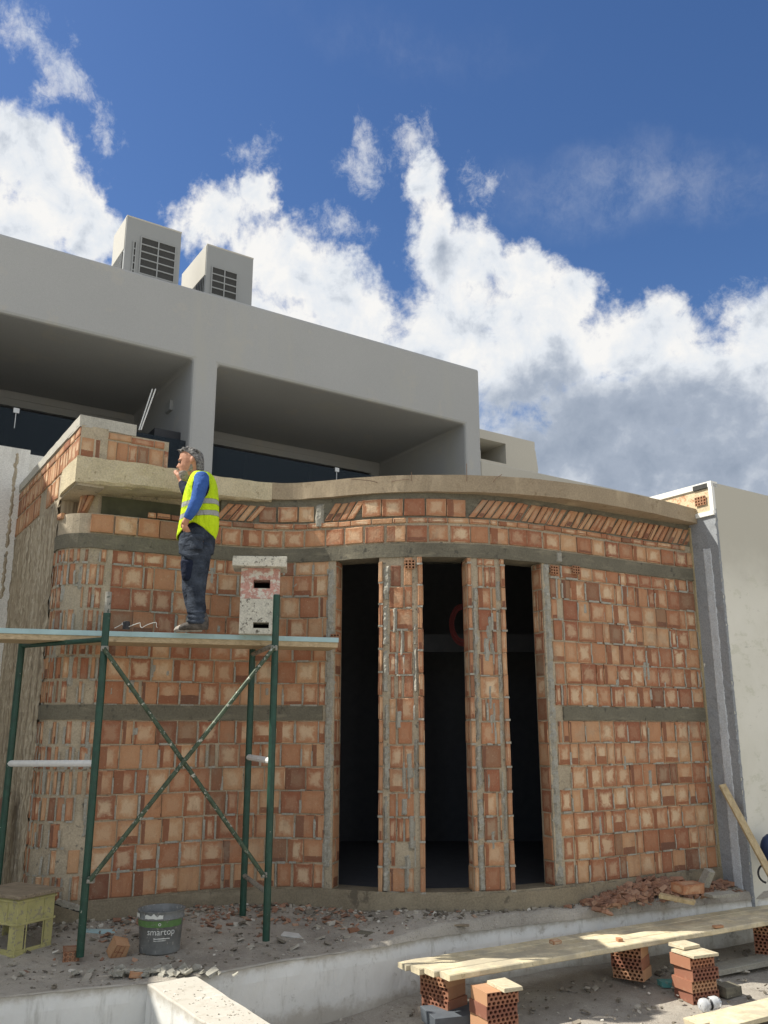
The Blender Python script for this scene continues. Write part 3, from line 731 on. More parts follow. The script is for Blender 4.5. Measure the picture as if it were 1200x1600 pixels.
# ------------------------------------------------------------------ right rendered wall
RC = Vector((4.28, 10.67, 0))
RW = thing('rendered_wall', (5.5, 11.6, 0), 'patchy greenish cream plastered wall with an open brick end at the right edge', 'wall')
fRf = planar(RC, L2, -R2); fRs = planar(RC, R2, -L2)
w = MB(); c = RC+L2*3+R2*.75; w.box((c.x, c.y, 2.3), (6, 1.5, 5.48), (L2, R2, Vector((0, 0, 1)))); obj('plastered_face', w, M['plaster'], RW, bevel=.01)
w = MB(); sheet(w, fRs, .0, 1.4, -.1, 4.62, .07, .006, .004); obj('grey_base_coat', w, M['basecoat'], RW, fix=False)
w = MB(); sheet(w, fRf, -.006, .04, -.1, 4.7, .02, .011, .002, ragged=.025); obj('base_coat_edge', w, M['basecoat'], RW, fix=False)
w = MB(); sheet(w, fRs, .09, .25, -.1, 4.2, .03, .012, .004, ragged=.02); obj('pale_coat_strip', w, M['basecoat_light'], RW, fix=False)
w = MB(); slab(w, fRs, .06, 1.45, 4.66, 4.96, 0, .01, .1); obj('mortar_end', w, speckled('dusty_mortar', srgb(206, 190, 158), .15, 5, .7, .95, spots=srgb(186, 140, 108), spotamt=.56), RW)
w = MB(); holes_face(w, None, lambda u, v, o: fRs(.1+u, 4.76+v, .03+o), .17, .12, 4, 3, .04, False); row(w, fRs, .3, 1.4, 4.78, 4.9, ((.3, 1),), .03, .3, off=.008); obj('brick_end', w, [M['brick'], M['black']], RW, fix=False)
w = MB(); slab(w, fRs, .0, 1.45, 4.98, 5.055, -.1, .03, .5); slab(w, fRs, -.006, .05, 4.62, 4.98, -.02, .03, .1); slab(w, fRs, .0, .36, 4.6, 4.66, 0, .035, .1)
obj('white_trim', w, M['trim_white'], RW)
w = MB(); slab(w, fRs, .06, .28, 4.975, 5.035, .0, .034, .1); obj('gap_shade_strip', w, M['ac_dark'], RW)  # raised dark strip painting in the shade of a gap
# ------------------------------------------------------------------ ground
ED = Curve([(-9, 4.6), (-6, 5.7), (-2.84, 6.98), (-1.84, 7.34), (-1.5, 7.5), (-.96, 7.92), (-.4, 8.25), (0, 8.50), (.24, 8.70), (.7, 8.98), (1.29, 9.30), (2.0, 9.62), (2.77, 9.98), (4.5, 10.78), (7, 11.95), (11, 14)], 14)
t = MB(); nu = 330; nv = 46; W0 = {}
def wally(x):
    best = 99
    return None
wx = [(p.x, p.y) for p in W.p]
def wall_y(x):
    for a, b in zip(wx[8:], wx[9:]):
        if a[0] <= x <= b[0]: return a[1]+(b[1]-a[1])*(x-a[0])/(b[0]-a[0]+1e-9)
    return 9.0-.6*(x+3.3) if x < -3.3 else 11.05+(x-4.12)*.65
def tz(p):
    d = wall_y(p.x)-p.y
    rise = .13*max(0, min(1, 1-(d-.05)/1.1))
    e = mnoise.noise(Vector((p.x*1.3, p.y*1.3, 0)))*.03+mnoise.noise(Vector((p.x*5, p.y*5, 3)))*.02+abs(mnoise.noise(Vector((p.x*19, p.y*19, 5))))*.008
    return rise+e
for i in range(nu+1):
    u = ED.len*i/nu; e = ED.at(u); nrm = Vector((-ED.tan(u).y, ED.tan(u).x, 0))
    for k in range(nv+1):
        d = (k/nv)**1.25*3.0; p = Vector((e.x, e.y, 0))+Vector((-.35, .94, 0))*d
        z = tz(p)
        if k == 0: z = .0+mnoise.noise(Vector((p.x*9, 0, 2)))*.012
        t.v.append(Vector((p.x, p.y, z)))
for i in range(nu):
    for k in range(nv):
        a = i*(nv+1)+k; t.face([a, a+nv+1, a+nv+2, a+1])
tag(obj('terrace', t, M['terrace'], smooth=True), kind='structure')
t = MB()
rings = []
for i in range(nu+1):
    u = ED.len*i/nu; w_ = lambda k: mnoise.noise(Vector((u*6, k*2.0, 9)))*.012+mnoise.noise(Vector((u*21, k*2.0, 9)))*.006
    rings.append([ED.f(u, z, w_(k)+(0 if z < -.03 else -.012)) for k, z in enumerate((-.9, -.5, -.38, -.25, -.12, -.03, .008))]+[ED.f(u, .0+w_(9)*.4, -.07), ED.f(u, -.3, -.1), ED.f(u, -.9, -.1)])
t.loft(rings)
tag(obj('retaining_wall', t, M['white'], smooth=False), 'long low whitewashed retaining wall along the terrace edge', 'wall')
# block wall coming forward
t = MB()
a0, a1 = Vector((-1.84, 7.30, 0)), Vector((-1.5, 7.52, 0)); dr = -R2
pts = [a0, a1, a1+dr*3.2, a0+dr*3.2+Vector((.1, .06, 0))]
nn = 24; rings = []
for i in range(nn+1):
    f_ = i/nn; p = a0.lerp(pts[3], f_); q = a1.lerp(pts[2], f_)
    jz = lambda k: mnoise.noise(Vector((f_*12, k, 4)))*.008
    rings.append([Vector((p.x, p.y, -.9)), Vector((p.x, p.y, -.2)), Vector((p.x+jz(3), p.y, .012+jz(1))), Vector((q.x+jz(5), q.y, .012+jz(2))), Vector((q.x, q.y, -.2)), Vector((q.x, q.y, -.9))])
t.loft(rings)
wbk = obj('cross_wall', t, M['white'], bevel=.01)
tag(wbk, 'short white stub wall with a sunlit rough top coming toward the viewer', 'wall')
# lower ground, one sheet to the horizon
xs = sorted(set([-600, -250, -100, -50, -25, -15]+[-10+i*.12 for i in range(168)]+[11, 16, 30, 60, 120, 300, 600])); ys = sorted(set([-600, -250, -100, -40, -15, -5, 0, 2, 3, 4]+[4.5+i*.1 for i in range(75)]+[13, 16, 22, 35, 60, 120, 300, 600]))
t = MB()
for x in xs:
    for y in ys:
        near = abs(x) < 10 and 4 < y < 12.5
        z = -.52+(mnoise.noise(Vector((x*1.1, y*1.1, 8)))*.03+mnoise.noise(Vector((x*7, y*7, 1)))*.01 if near else 0)
        if near and x > -1: z += .07*max(0, min(1, 1-((wall_y(x)-.45)-y)/.9))
        t.v.append(Vector((x, y, z)))
ny_ = len(ys)
for i in range(len(xs)-1):
    for k in range(ny_-1):
        a = i*ny_+k; t.face([a, a+ny_, a+ny_+1, a+1])
tag(obj('ground', t, M['lower'], smooth=True), kind='structure')
# ------------------------------------------------------------------ rubble
def crumbs(mb, n, posf, s0, s1, flat=.5, c0=0, c1=1):
    for _ in range(n):
        p = posf()
        if p is None: continue
        s = random.uniform(s0, s1)*random.choice((1, 1, .6, 1.4)); e = Euler((random.uniform(-.5, .5), random.uniform(-.5, .5), random.uniform(0, 6.3))).to_matrix()
        mb.box(p+Vector((0, 0, s*.15)), (s, s*random.uniform(.4, .9), s*random.uniform(.15, flat)), (e.col[0], e.col[1], e.col[2]), (random.uniform(c0, c1), random.random(), random.random()), jit=s*.12)
def on_terrace(x0, x1, d0_, d1_, bias=1):
    def g_():
        x = random.uniform(x0, x1); d = d0_+(d1_-d0_)*random.random()**bias; y = wall_y(x)-d
        # keep on the terrace
        for a in ED.p:
            if abs(a.x-x) < .12 and y < a.y+.05: return None
        p = Vector((x, y, 0)); p.z = tz(p); return p
    return g_
rb = MB()
def pile():
    x = random.gauss(3.05, .48); 
    if not 2.1 < x < 4.2: return None
    y = wall_y(x)-.07-abs(random.gauss(0, .13)); p = Vector((x, y, 0)); d = wall_y(x)-y
    h = .17*math.exp(-((x-3.0)/.55)**2)*max(0, 1-d/.42)
    p.z = tz(p)+h*random.uniform(.5, 1.0); 
    return p
crumbs(rb, 900, pile, .03, .1, .35, 0, .72)
crumbs(rb, 260, on_terrace(1.9, 4.1, .05, .45), .02, .06, .4, 0, .8)
crumbs(rb, 330, on_terrace(-2.6, -.2, .08, .7, 1.9), .015, .06, .3, 0, 1)
crumbs(rb, 90, on_terrace(-3.4, 1.8, .1, 1.6), .02, .05, .4, 0, .8)
tag(obj('brick_rubble', rb, M['shard'], fix=False), 'broken red brick shards heaped along the foot of the wavy wall', 'rubble', kind='stuff')
cr = MB()
crumbs(cr, 2600, on_terrace(-4.2, 4.4, .05, 2.2, 1.6), .005, .028, .5); crumbs(cr, 700, on_terrace(-4.2, 4.4, .04, .3, 1.3), .01, .05, .5)
crumbs(cr, 130, on_terrace(-4.2, 2.0, .05, 2.0), .03, .07, .35, .2, 1)
def lowp():
    x = random.uniform(-.6, 4.6); y = random.uniform(6.2, wall_y(x)-.6)
    for a in ED.p:
        if abs(a.x-x) < .12 and y > a.y-.05: return None
    return Vector((x, y, -.5+.05*max(0, min(1, 1-((wall_y(x)-.45)-y)/.9))))
crumbs(cr, 900, lowp, .006, .03, .5); crumbs(cr, 90, lowp, .03, .06, .4, .2, 1)
def lowb():
    p = lowp()
    if p is None or wall_y(p.x)-.45-p.y > .5: return None
    return p
crumbs(cr, 500, lowb, .02, .06, .4)
def crossp():
    f_ = random.random()**.7; p = a0.lerp(a1, random.uniform(.08, .92))+dr*3.0*f_; p.z = .012; return p
crumbs(cr, 420, crossp, .003, .014, .4, .8, 1)
tag(obj('mortar_crumbs', cr, M['crumb'], fix=False), 'grey mortar crumbs and grit scattered over the site ground', 'debris', kind='stuff')
# individual debris
def debris(name, px, py, z, size, rz, mat, label, cat, tilt=0.05, bevel=.003, hol=False):
    p = atz(px, py, z)
    T = Euler((tilt, tilt*.6, rz)).to_matrix(); ax = (T.col[0], T.col[1], T.col[2])
    m = MB(); m.box(p+Vector((0, 0, size[2]/2)), size, ax, (random.random(), random.random(), .2), jit=min(size)*.12)
    if hol:
        o0 = p+Vector((0, 0, size[2]/2))-ax[0]*size[0]/2*.9-ax[1]*(size[1]/2+.006)-ax[2]*size[2]/2*.9
        holes_face(m, None, lambda u, v, o: o0+ax[0]*u+ax[2]*v-ax[1]*o*1.0, size[0]*.9, size[2]*.9, 3 if size[0] > .12 else 2, 2, .03, False)
    o = obj(name, m, [mat, M['black']] if hol else mat, bevel=bevel if not hol else 0); return tag(o, label, cat)
debris('broken_brick', 110, 1499, .0, (.13, .2, .085), .3, M['brick'], 'broken hollow brick lying at the foot of the left front post', 'brick', .0, hol=True)
debris('broken_brick', 184, 1494, .0, (.13, .13, .14), .7, M['brick'], 'tilted hollow brick fragment left of the grey bucket', 'brick', .45, hol=True)
debris('white_tile', 160, 1476, .02, (.32, .16, .015), .1, M['tile'], 'flat white tile offcut lying left of the bucket', 'tile', .06)
debris('painted_offcut', 152, 1461, .05, (.34, .09, .04), .1, M['plank_top'], 'pale blue painted wood offcut behind the white tile', 'wood offcut')
debris('painted_offcut', 657, 1446, .06, (.34, .11, .03), -.1, M['turquoise'], 'turquoise painted wood offcut lying below the middle opening', 'wood offcut', .08)
debris('wood_strip', 705, 1446, .07, (.35, .05, .015), -.05, M['wood_old'], 'thin grey wood strip right of the turquoise offcut', 'wood strip')
debris('white_scrap', 457, 1462, .03, (.2, .1, .012), -.2, M['tile'], 'crumpled white scrap on the terrace right of the right front post', 'scrap', .12)
debris('brick_chip', 552, 1460, .03, (.1, .09, .05), .3, M['brick'], 'small pale brick chip lying between two grey stones', 'brick chip', .1)
debris('grey_stone', 572, 1464, .02, (.15, .08, .04), -.3, M['mortar_dark'], 'grey stone flake beside the pale brick chip', 'stone', .15)
debris('brick_chip', 212, 1527, .0, (.1, .06, .04), .2, M['brick'], 'lone red brick chip below the bucket near the terrace edge', 'brick chip', .1)
debris('whole_brick', 1076, 1393, .24, (.3, .18, .09), .45, M['brick'], 'whole clay brick lying on top of the rubble pile', 'brick', .08)
debris('wood_offcut', 1058, 1408, .16, (.36, .07, .04), -.55, M['timber'], 'pale timber offcut slanting on the rubble pile', 'wood offcut', .15)
debris('mortar_lump', 1106, 1386, .17, (.1, .09, .2), .4, M['mortar_light'], 'pale mortar lump standing against the plinth', 'mortar lump', .4)
debris('clay_tile', 1128, 1401, .11, (.42, .12, .04), .5, M['mortar_light'], 'grey slab fragment at the right end of the rubble pile', 'slab')
debris('turquoise_block', 45, 1466, .03, (.13, .1, .06), .2, M['turquoise'], 'turquoise foam piece seen through the yellow crate', 'foam')
debris('dark_slab', 707, 1600, -.5, (.46, .3, .1), .35, plain('slate_grey', srgb(92, 98, 104), .7, 0, .3, .2), 'dark grey slab lying beside the front brick stack', 'slab', .05)
debris('grey_slab', 1155, 1512, -.47, (1.1, .22, .05), .5, M['mortar_light'], 'long pale concrete slab lying under the back of the bench', 'slab', .0)
debris('grey_stone', 1138, 1553, -.5, (.2, .15, .08), .5, M['mortar_dark'], 'grey stone lying right of the tall stack', 'stone')
debris('turquoise_block', 1046, 1541, -.5, (.2, .11, .05), .2, M['turquoise'], 'turquoise block left of the tall brick stack', 'foam')
debris('brick_chip', 968, 1471, -.05, (.05, .05, .03), .2, M['brick'], 'tiny brick chip lying on the bench boards', 'brick chip')
debris('brick_chip', 868, 1474, -.04, (.11, .06, .03), .6, M['brick'], 'reddish brick chip on the rear bench board', 'brick chip', .1)
debris('brick_chip', 1122, 1449, -.04, (.14, .04, .02), .6, M['brick'], 'slim brick chip near the right end of the bench', 'brick chip', .1)
# plaster rag by the edge
rg = MB(); b0 = atz(262, 1518, .03)
for i in range(60):
    p = b0+Vector((random.gauss(-.15, .3), random.gauss(0, .05), 0)); 
    e = Euler((random.uniform(-.4, .4), random.uniform(-.4, .4), random.uniform(0, 3))).to_matrix(); s = random.uniform(.03, .1)
    rg.box(p, (s, s*.7, s*.2), (e.col[0], e.col[1], e.col[2]), jit=s*.2)
tag(obj('plaster_rags', rg, M['mortar_light'], fix=False), 'crumpled strip of grey plaster scraps near the terrace edge', 'debris', kind='stuff')
# ------------------------------------------------------------------ bench on brick stacks
B0 = Vector((.44, 7.72, 0)); BD = Vector((.866, .5, 0)); BN = Vector((-.5, .866, 0))
def board(s0, s1, t0, t1, z0, z1, name, mat, label, cat, group=None, tilt=0):
    m = MB(); n = 30; rings = []
    for i in range(n+1):
        s = s0+(s1-s0)*i/n; j = lambda k: mnoise.noise(Vector((s*4, k*2.0, t0*9)))*.006; sag = tilt*(s-s0)
        P = lambda t_, z_: B0+BD*s+BN*t_+Vector((0, 0, z_+sag))
        c_ = .008
        rings.append([P(t0+c_+j(1), z0), P(t0+j(1), z0+c_), P(t0+j(1), z1-c_+j(5)), P(t0+c_+j(1), z1+j(5)), P(t1-c_+j(2), z1+j(3)), P(t1+j(2), z1-c_), P(t1+j(2), z0+c_), P(t1-c_, z0)])
    m.loft(rings); return tag(obj(name, m, mat), label, cat, group)
bg = 'boards of the low bench'
wp = wood_mat('bench_lumber', srgb(196, 182, 146), srgb(226, 214, 182), (3, 3, 3), scale=2.2, dirt=srgb(172, 164, 144), dirtamt=.54)
board(.12, 5.2, 0, .15, -.10, -.05, 'bench_board', wp, 'front board of the low bench along its outer edge', 'board', bg)
board(.07, 5.2, .158, .31, -.10, -.052, 'bench_board', wp, 'second board of the low bench next to the front one', 'board', bg)
board(.06, 5.4, .37, .52, -.13, -.08, 'bench_board', wp, 'third bench board just behind the long open gap', 'board', bg)
board(.02, 5.4, .526, .67, -.125, -.076, 'bench_board', wp, 'rearmost bench board touching the white retaining wall', 'board', bg)
def stack_brick(name='hollow_brick'):
    T = bpy.data.objects.new(name, None); C.objects.link(T)
    m = MB(); w, h, d = .3, .098, .26; ax = None
    for q, uv in (([(-w/2, 0, 0), (-w/2, d, 0), (-w/2, d, h), (-w/2, 0, h)], 0), ([(w/2, 0, 0), (w/2, 0, h), (w/2, d, h), (w/2, d, 0)], 0), ([(-w/2, 0, h), (w/2, 0, h), (w/2, d, h), (-w/2, d, h)], 0), ([(-w/2, 0, 0), (-w/2, d, 0), (w/2, d, 0), (w/2, 0, 0)], 0), ([(-w/2, d, 0), (w/2, d, 0), (w/2, d, h), (-w/2, d, h)], 0)):
        m.poly(q, [(0, 0), (1, 0), (1, 1), (0, 1)], (.45, .1, .1))
    o1 = obj('clay_body', m, SBM, T, local=True, fix=False)
    m = MB(); holes_face(m, None, lambda u, v, o: Vector((-w/2+u, -o, v)), w, h, 7, 3, .12, True)
    o2 = obj('perforated_face', m, [SBM, M['black']], T, local=True, fix=False)
    return T
def sbm():
    s = NT('stack_brick', .85, .2); oi = s.n('ObjectInfo'); n = s.noise(8, 5, .6)
    par = s.noise(.9, 1, .5, vec=s.n('NewGeometry').outputs['Position'])
    c = s.ramp(oi.outputs['Random'], [(0, srgb(136, 92, 76)), (.5, srgb(160, 112, 88)), (1, srgb(190, 150, 114))])
    c = s.mix(s.math('MULTIPLY', s.step(n, .5, .7), .4), c, srgb(176, 150, 124)); s.color(c); s.bump(n, .3, .004); return s.mat
SBM = sbm()
proto = None
def copy_tree(o, parent=None):
    c = o.copy(); C.objects.link(c); c.parent = parent
    for ch in [x for x in bpy.data.objects if x.parent == o]: copy_tree(ch, c)
    return c
order = ['bottom', 'second', 'third', 'top']
def stack(x, y, z, n, rz, where, jit=.02):
    global proto
    names = {3: ['bottom', 'middle', 'top'], 4: ['bottom', 'second lowest', 'third lowest', 'top'], 5: ['bottom', 'second lowest', 'middle', 'fourth lowest', 'top']}[n]
    for i in range(n):
        if proto is None: proto = stack_brick(); T = proto
        else: T = copy_tree(proto)
        T.location = (x+random.uniform(-jit, jit), y+random.uniform(-jit, jit), z+i*.0985); T.rotation_euler = (0, 0, rz+random.uniform(-.07, .07))
        tag(T, '%s perforated clay brick in the %s' % (names[i], where), 'brick', 'perforated bricks under the bench')
stack(.97, 7.70, -.54, 4, .42, 'front left bench stack', .012)
stack(2.98, 8.72, -.53, 4, .42, 'tall stack beside the plastic bottle', .012)
stack(.43, 8.15, -.42, 3, -.75, 'stack under the left end of the bench', .006)
stack(2.35, 9.06, -.42, 3, -.6, 'rear stack halfway along the bench', .006)
stack(4.12, 9.95, -.42, 3, -.6, 'rear stack at the right edge of the picture', .006)
def slabs(c, size, rz, label, nm='wood_spacer'):
    e = Euler((0, 0, rz)).to_matrix(); m = MB(); m.box(c, size, (e.col[0], e.col[1], e.col[2]), jit=.004)
    tag(obj(nm, m, M['wood_pale'], bevel=.004), label, 'wood block')
slabs((1.0, 7.80, -.13), (.18, .28, .03), .42, 'pale wood block on top of the front left stack')
slabs((2.93, 8.80, -.118), (.3, .3, .03), .42, 'wide pale wood block on the tall stack, lying under another')
slabs((2.88, 8.93, -.085), (.22, .2, .03), .5, 'upper pale wood block on the tall stack, closest to the bench')
# foreground plank with nothing under it
fpk = MB(); 
for k, (a, b, w_) in enumerate((((2.50, 7.93), (5.4, 9.55), .17), ((2.68, 7.83), (5.5, 9.4), .15))):
    A = Vector((a[0], a[1], -.44)); Bv = Vector((b[0], b[1], -.42)); d = (Bv-A).normalized(); n_ = Vector((d.y, -d.x, 0))
    fpk.box((A+Bv)/2+n_*w_*.5+Vector((0, 0, k*.01)), ((Bv-A).length, w_, .045), (d, -n_, Vector((0, 0, 1))), jit=.006)
tag(obj('foreground_plank', fpk, wp, bevel=.005), 'sunlit pair of pale planks on the ground at the bottom right corner', 'plank')
# plastic bottle
bt = thing('plastic_bottle', (2.98, 8.42, -.5), 'clear crushed plastic bottle lying in front of the tall brick stack', 'bottle')
s_ = NT('clear_plastic', .12, .5); s_.color((.9, .92, .93, 1)); s_.b.inputs['Transmission Weight'].default_value = .55; s_.b.inputs['IOR'].default_value = 1.3
m = MB(); cB = atz(1107, 1569, -.46); axb = Vector((.93, .36, .05)).normalized(); ab = axb.cross(Vector((0, 0, 1))).normalized(); ac = ab.cross(axb)
m.lathe(cB-axb*.09, [(.005, 0), (.04, .003), (.055, .02), (.057, .05), (.05, .075), (.038, .09), (.05, .105), (.057, .12), (.057, .17), (.045, .2), (.02, .205), (.004, .205)], 18, ax=(ab, ac, axb))
obj('bottle_body', m, s_.mat, bt, smooth=True)
m = MB(); m.lathe(cB-axb*.09, [(.052, .078), (.0395, .09), (.052, .103)], 18, ax=(ab, ac, axb)); obj('dark_band', m, M['frame'], bt)
# ------------------------------------------------------------------ bucket
bp = atz(243, 1491, .01); bp.y += .13
bk_ = thing('paint_bucket', (bp.x, bp.y, .0), 'dirty grey plastic paint bucket with a green printed label on the terrace', 'bucket')
m = MB(); R0, R1, HH = .172, .2, .35
m.lathe((bp.x, bp.y, .01), [(0.01, 0), (R0, 0), (R0+.004, .01), (R0+(R1-R0)*.8, HH*.8), (R1+.006, HH*.8), (R1+.006, HH*.84), (R1, HH*.85), (R1+.004, HH*.98), (R1+.012, HH), (R1-.004, HH), (R1-.01, HH*.8), (R0-.006, .02), (.01, .02)], 40)
obj('bucket_shell', m, M['bucket'], bk_, smooth=True)
def bwrap(a0_, a1_, z0, z1, off, mat, nm, rag=0):
    m = MB(); n = 22
    rings = []
    for i in range(n+1):
        a = a0_+(a1_-a0_)*i/n; rr = lambda z: R0+.004+(R1-R0)*.8*(z/(HH*.8))+off
        q0 = z0+rag*mnoise.noise(Vector((a*6, 1, 1))); q1 = z1+rag*mnoise.noise(Vector((a*7, 4, 1)))
        rings.append([(bp.x+rr(z)*math.cos(a), bp.y+rr(z)*math.sin(a), .01+z) for z in (q0, q1)])
    m.loft(rings, cap=False, closed=False); return obj(nm, m, mat, bk_)
bwrap(math.pi*1.08, math.pi*1.93, .225, .285, .0025, M['green_label'], 'green_band', .006)
bwrap(math.pi*1.1, math.pi*1.24, .298, .333, .012, M['white_print'], 'white_patch', .008)
bwrap(math.pi*1.35, math.pi*1.6, .298, .328, .012, M['white_print'], 'white_patch', .02)
bwrap(math.pi*1.48, math.pi*1.72, .13, .138, .0025, M['white_print'], 'small_print', .004)
bwrap(math.pi*1.48, math.pi*1.66, .115, .12, .0025, M['white_print'], 'small_print', .004)
# lettering, wrapped on the bucket
def text_on_bucket(txt, size, a_c, z):
    cu = bpy.data.curves.new('lettering', 'FONT'); cu.body = txt; cu.size = size; cu.align_x = 'CENTER'; cu.extrude = .001
    to = bpy.data.objects.new('lettering_tmp', cu); C.objects.link(to)
    dg = bpy.context.evaluated_depsgraph_get(); me = bpy.data.meshes.new_from_object(to.evaluated_get(dg))
    bpy.data.objects.remove(to)
    for v in me.vertices:
        rr = R0+.004+(R1-R0)*.8*((z+v.co.y)/(HH*.8))+.003+v.co.z
        a = a_c+v.co.x/rr
        v.co = Vector((rr*math.cos(a), rr*math.sin(a), .01+z+v.co.y))
    me.materials.clear(); me.materials.append(M['white_print'])
    o = bpy.data.objects.new('lettering', me); C.objects.link(o); o.parent = bk_
text_on_bucket('smartop', .075, math.pi*1.585, .165)
text_on_bucket('o', .05, math.pi*1.56, .24)
# ------------------------------------------------------------------ yellow crate
cc = atz(20, 1503, 0); crt = thing('plastic_crate', (cc.x-.1, cc.y+.25, 0), 'faded yellow plastic crate covered by a weathered board at the left edge', 'crate')
ca = math.radians(62); CX = Vector((math.cos(ca), math.sin(ca), 0)); CY = Vector((-CX.y, CX.x, 0)); CZ = Vector((0, 0, 1))
cc = cc+Vector((0, 0, .03))
m = MB()
def cb(x0, x1, y0, y1, z0, z1, mb=m): mb.box(cc+CX*(x0+x1)/2+CY*(y0+y1)/2+CZ*(z0+z1)/2, (x1-x0, y1-y0, z1-z0), (CX, CY, CZ), col=(.5, .5, .5))
LX, LY, HC = .40, .55, .46
for y in (0, LY-.02):
    cb(0, LX, y, y+.02, .25, HC); cb(0, LX, y, y+.02, 0, .05); cb(0, .09, y, y+.02, .05, .25); cb(LX-.09, LX, y, y+.02, .05, .25)
    for x in (.1, LX-.12): cb(x, x+.012, y-.008 if y == 0 else y+.02, y if y == 0 else y+.028, 0.02, HC)
for x in (0, LX-.02):
    cb(x, x+.02, .0201, LY-.0201, .25, HC); cb(x, x+.02, .0201, LY-.0201, 0, .05); cb(x, x+.02, .0201, .09, .05, .25); cb(x, x+.02, LY-.09, LY-.0201, .05, .25)
    for y in (.12, .27, .4): cb(x-.008 if x == 0 else x+.02, x if x == 0 else x+.028, y, y+.012, .25, HC)
for z in (.245, HC-.03, .0): cb(-.012, LX+.012, -.012, 0-.0003, z, z+.02); cb(-.012, -.0003, 0, LY, z, z+.02)
cb(.02, LX-.02, .02, LY-.02, .01, .02)
obj('crate_shell', m, M['yellow'], crt, bevel=.004)
m = MB(); cb(-.03, LX+.06, -.04, LY+.04, HC+.002, HC+.035, m)
tag(obj('weathered_board', m, M['wood_old'], bevel=.008), 'weathered grey board lying on top of the yellow crate', 'board')
# ------------------------------------------------------------------ scaffold
SG = thing('scaffold', (-1.9, 8.6, 0), 'green tubular scaffold with crossed braces in front of the left brick wall', 'scaffold')
A = atz(127, 1495, .04); Bp = atz(416, 1470, .05)
At = aty(168, 925, A.y); Bt = aty(432, 930, Bp.y)
A2 = Vector((-3.72, 8.80, .05)); A2t = aty(35, 1000, 8.80); A2.x = A2t.x
B2t = aty(395, 1004, 9.32); B2 = Vector((B2t.x, 9.32, .1))
A.x = (A.x+At.x)/2; At.x = A.x; Bp.x = (Bp.x+Bt.x)/2; Bt.x = Bp.x
r = .034
def post(name, a, b, lab=None, tip=None):
    m = MB(); m.tube([a, a.lerp(b, .5), b], r, 12); o = obj(name, m, M['steel_green'], SG, smooth=False)
    if tip: 
        m = MB(); m.tube([b, b+Vector((0, 0, tip))], r*.86, 12); obj('spigot', m, M['galv'], SG)
    return o
post('post', A, At-Vector((0, 0, .2)), tip=.2); post('post', Bp, Bt-Vector((0, 0, .0)), tip=.01); post('post', A2, A2t); post('post', B2, B2t)
def tb_(name, pts, rad, mat):
    m = MB(); m.tube(pts, rad, 10); return obj(name, m, mat, SG)
za = 2.735
tb_('end_tube', [Vector((A2.x, A2.y, A2t.z-.06)), Vector((A2.x, A2.y, A2t.z-.06)).lerp(Vector((A.x, A.y, za)), .5)+Vector((0, 0, .0)), Vector((A.x, A.y, za))], .024, M['steel_green'])
tb_('end_tube', [Vector((B2.x, B2.y, za-.03)), Vector((Bp.x, Bp.y, za))], .024, M['galv'])
pL = aty(20, 1193, A2.y); pR = aty(143, 1193, A.y)
tb_('wrapped_rung', [Vector((A2.x, A2.y, pL.z)), Vector((A2.x, A2.y, pL.z)).lerp(Vector((A.x, A.y, pR.z)), .06), Vector((A.x, A.y, pR.z))], .032, M['white_wrap'])
q1 = aty(390, 1183, B2.y); q2 = aty(420, 1189, Bp.y)
tb_('wrapped_rung', [Vector((B2.x, B2.y, q1.z)), Vector((Bp.x, Bp.y, q2.z))], .03, M['white_wrap'])
q1 = aty(386, 1368, B2.y); q2 = aty(414, 1395, Bp.y)
tb_('rung', [Vector((B2.x, B2.y, q1.z)), Vector((Bp.x, Bp.y, q2.z))], .024, M['galv'])
x1 = aty(162, 1013, A.y-.05); x2 = aty(412, 1368, Bp.y-.05); x3 = aty(428, 1012, Bp.y-.092); x4 = aty(140, 1376, A.y-.092)
tb_('cross_brace', [x1, x2], .021, M['brace']); tb_('cross_brace', [x3, x4], .021, M['brace'])
for (P_, z_) in ((x1, 0), (x2, 0), (x3, 0), (x4, 0)):
    m = MB(); m.box(P_+Vector((0, .035, 0)), (.06, .05, .05), col=(.5, .5, .5)); m.tube([P_+Vector((0, -.03, 0)), P_+Vector((0, .08, 0))], .011, 8); obj('brace_pin', m, M['galv'], SG, bevel=.004)
# plank deck
PA = atz(-60, 980, 2.86); PB = atz(528, 997, 2.86)
pd = (PB-PA); ln = pd.length; pd.normalize(); pn = Vector((-pd.y, pd.x, 0))
PK = thing('scaffold_plank', tuple((PA+PB)/2), 'long pale blue topped wooden platform laid across the green scaffold', 'platform')
m = MB(); m.box((PA+PB)/2+pn*.22+Vector((0, 0, -.062)), (ln, .44, .078), (pd, pn, CZ)); obj('wood_plank', m, M['wood'], PK, bevel=.004)
m = MB(); m.box((PA+PB)/2+pn*.0+Vector((0, 0, -.022)), (ln+.01, .03, .05), (pd, pn, CZ)); m.box((PA+PB)/2+pn*.23+Vector((0, 0, -.0005)), (ln+.002, .425, .006), (pd, pn, CZ)); obj('painted_edge', m, M['plank_top'], PK, bevel=.003)
# small things on the platform
cn = MB(); c_ = atz(197, 981, 2.865); c_ += pn*.12; cn.lathe(c_, [(.001, 0), (.035, 0), (.035, .07), (.03, .075), (.001, .075)], 14)
tag(obj('small_tin', cn, M['frame']), 'small dark tin standing on the scaffold platform', 'tin')
cd_ = MB(); pts = []
for i in range(40):
    a = i/39; pts.append(c_+Vector((-.12+.45*a+.03*math.sin(a*17), .02*math.cos(a*11), .012+.05*abs(math.sin(a*9.5)))))
cd_.tube(pts, .0035, 5); tag(obj('white_string', cd_, M['white_print']), 'thin tangled white string around the small tin', 'string')
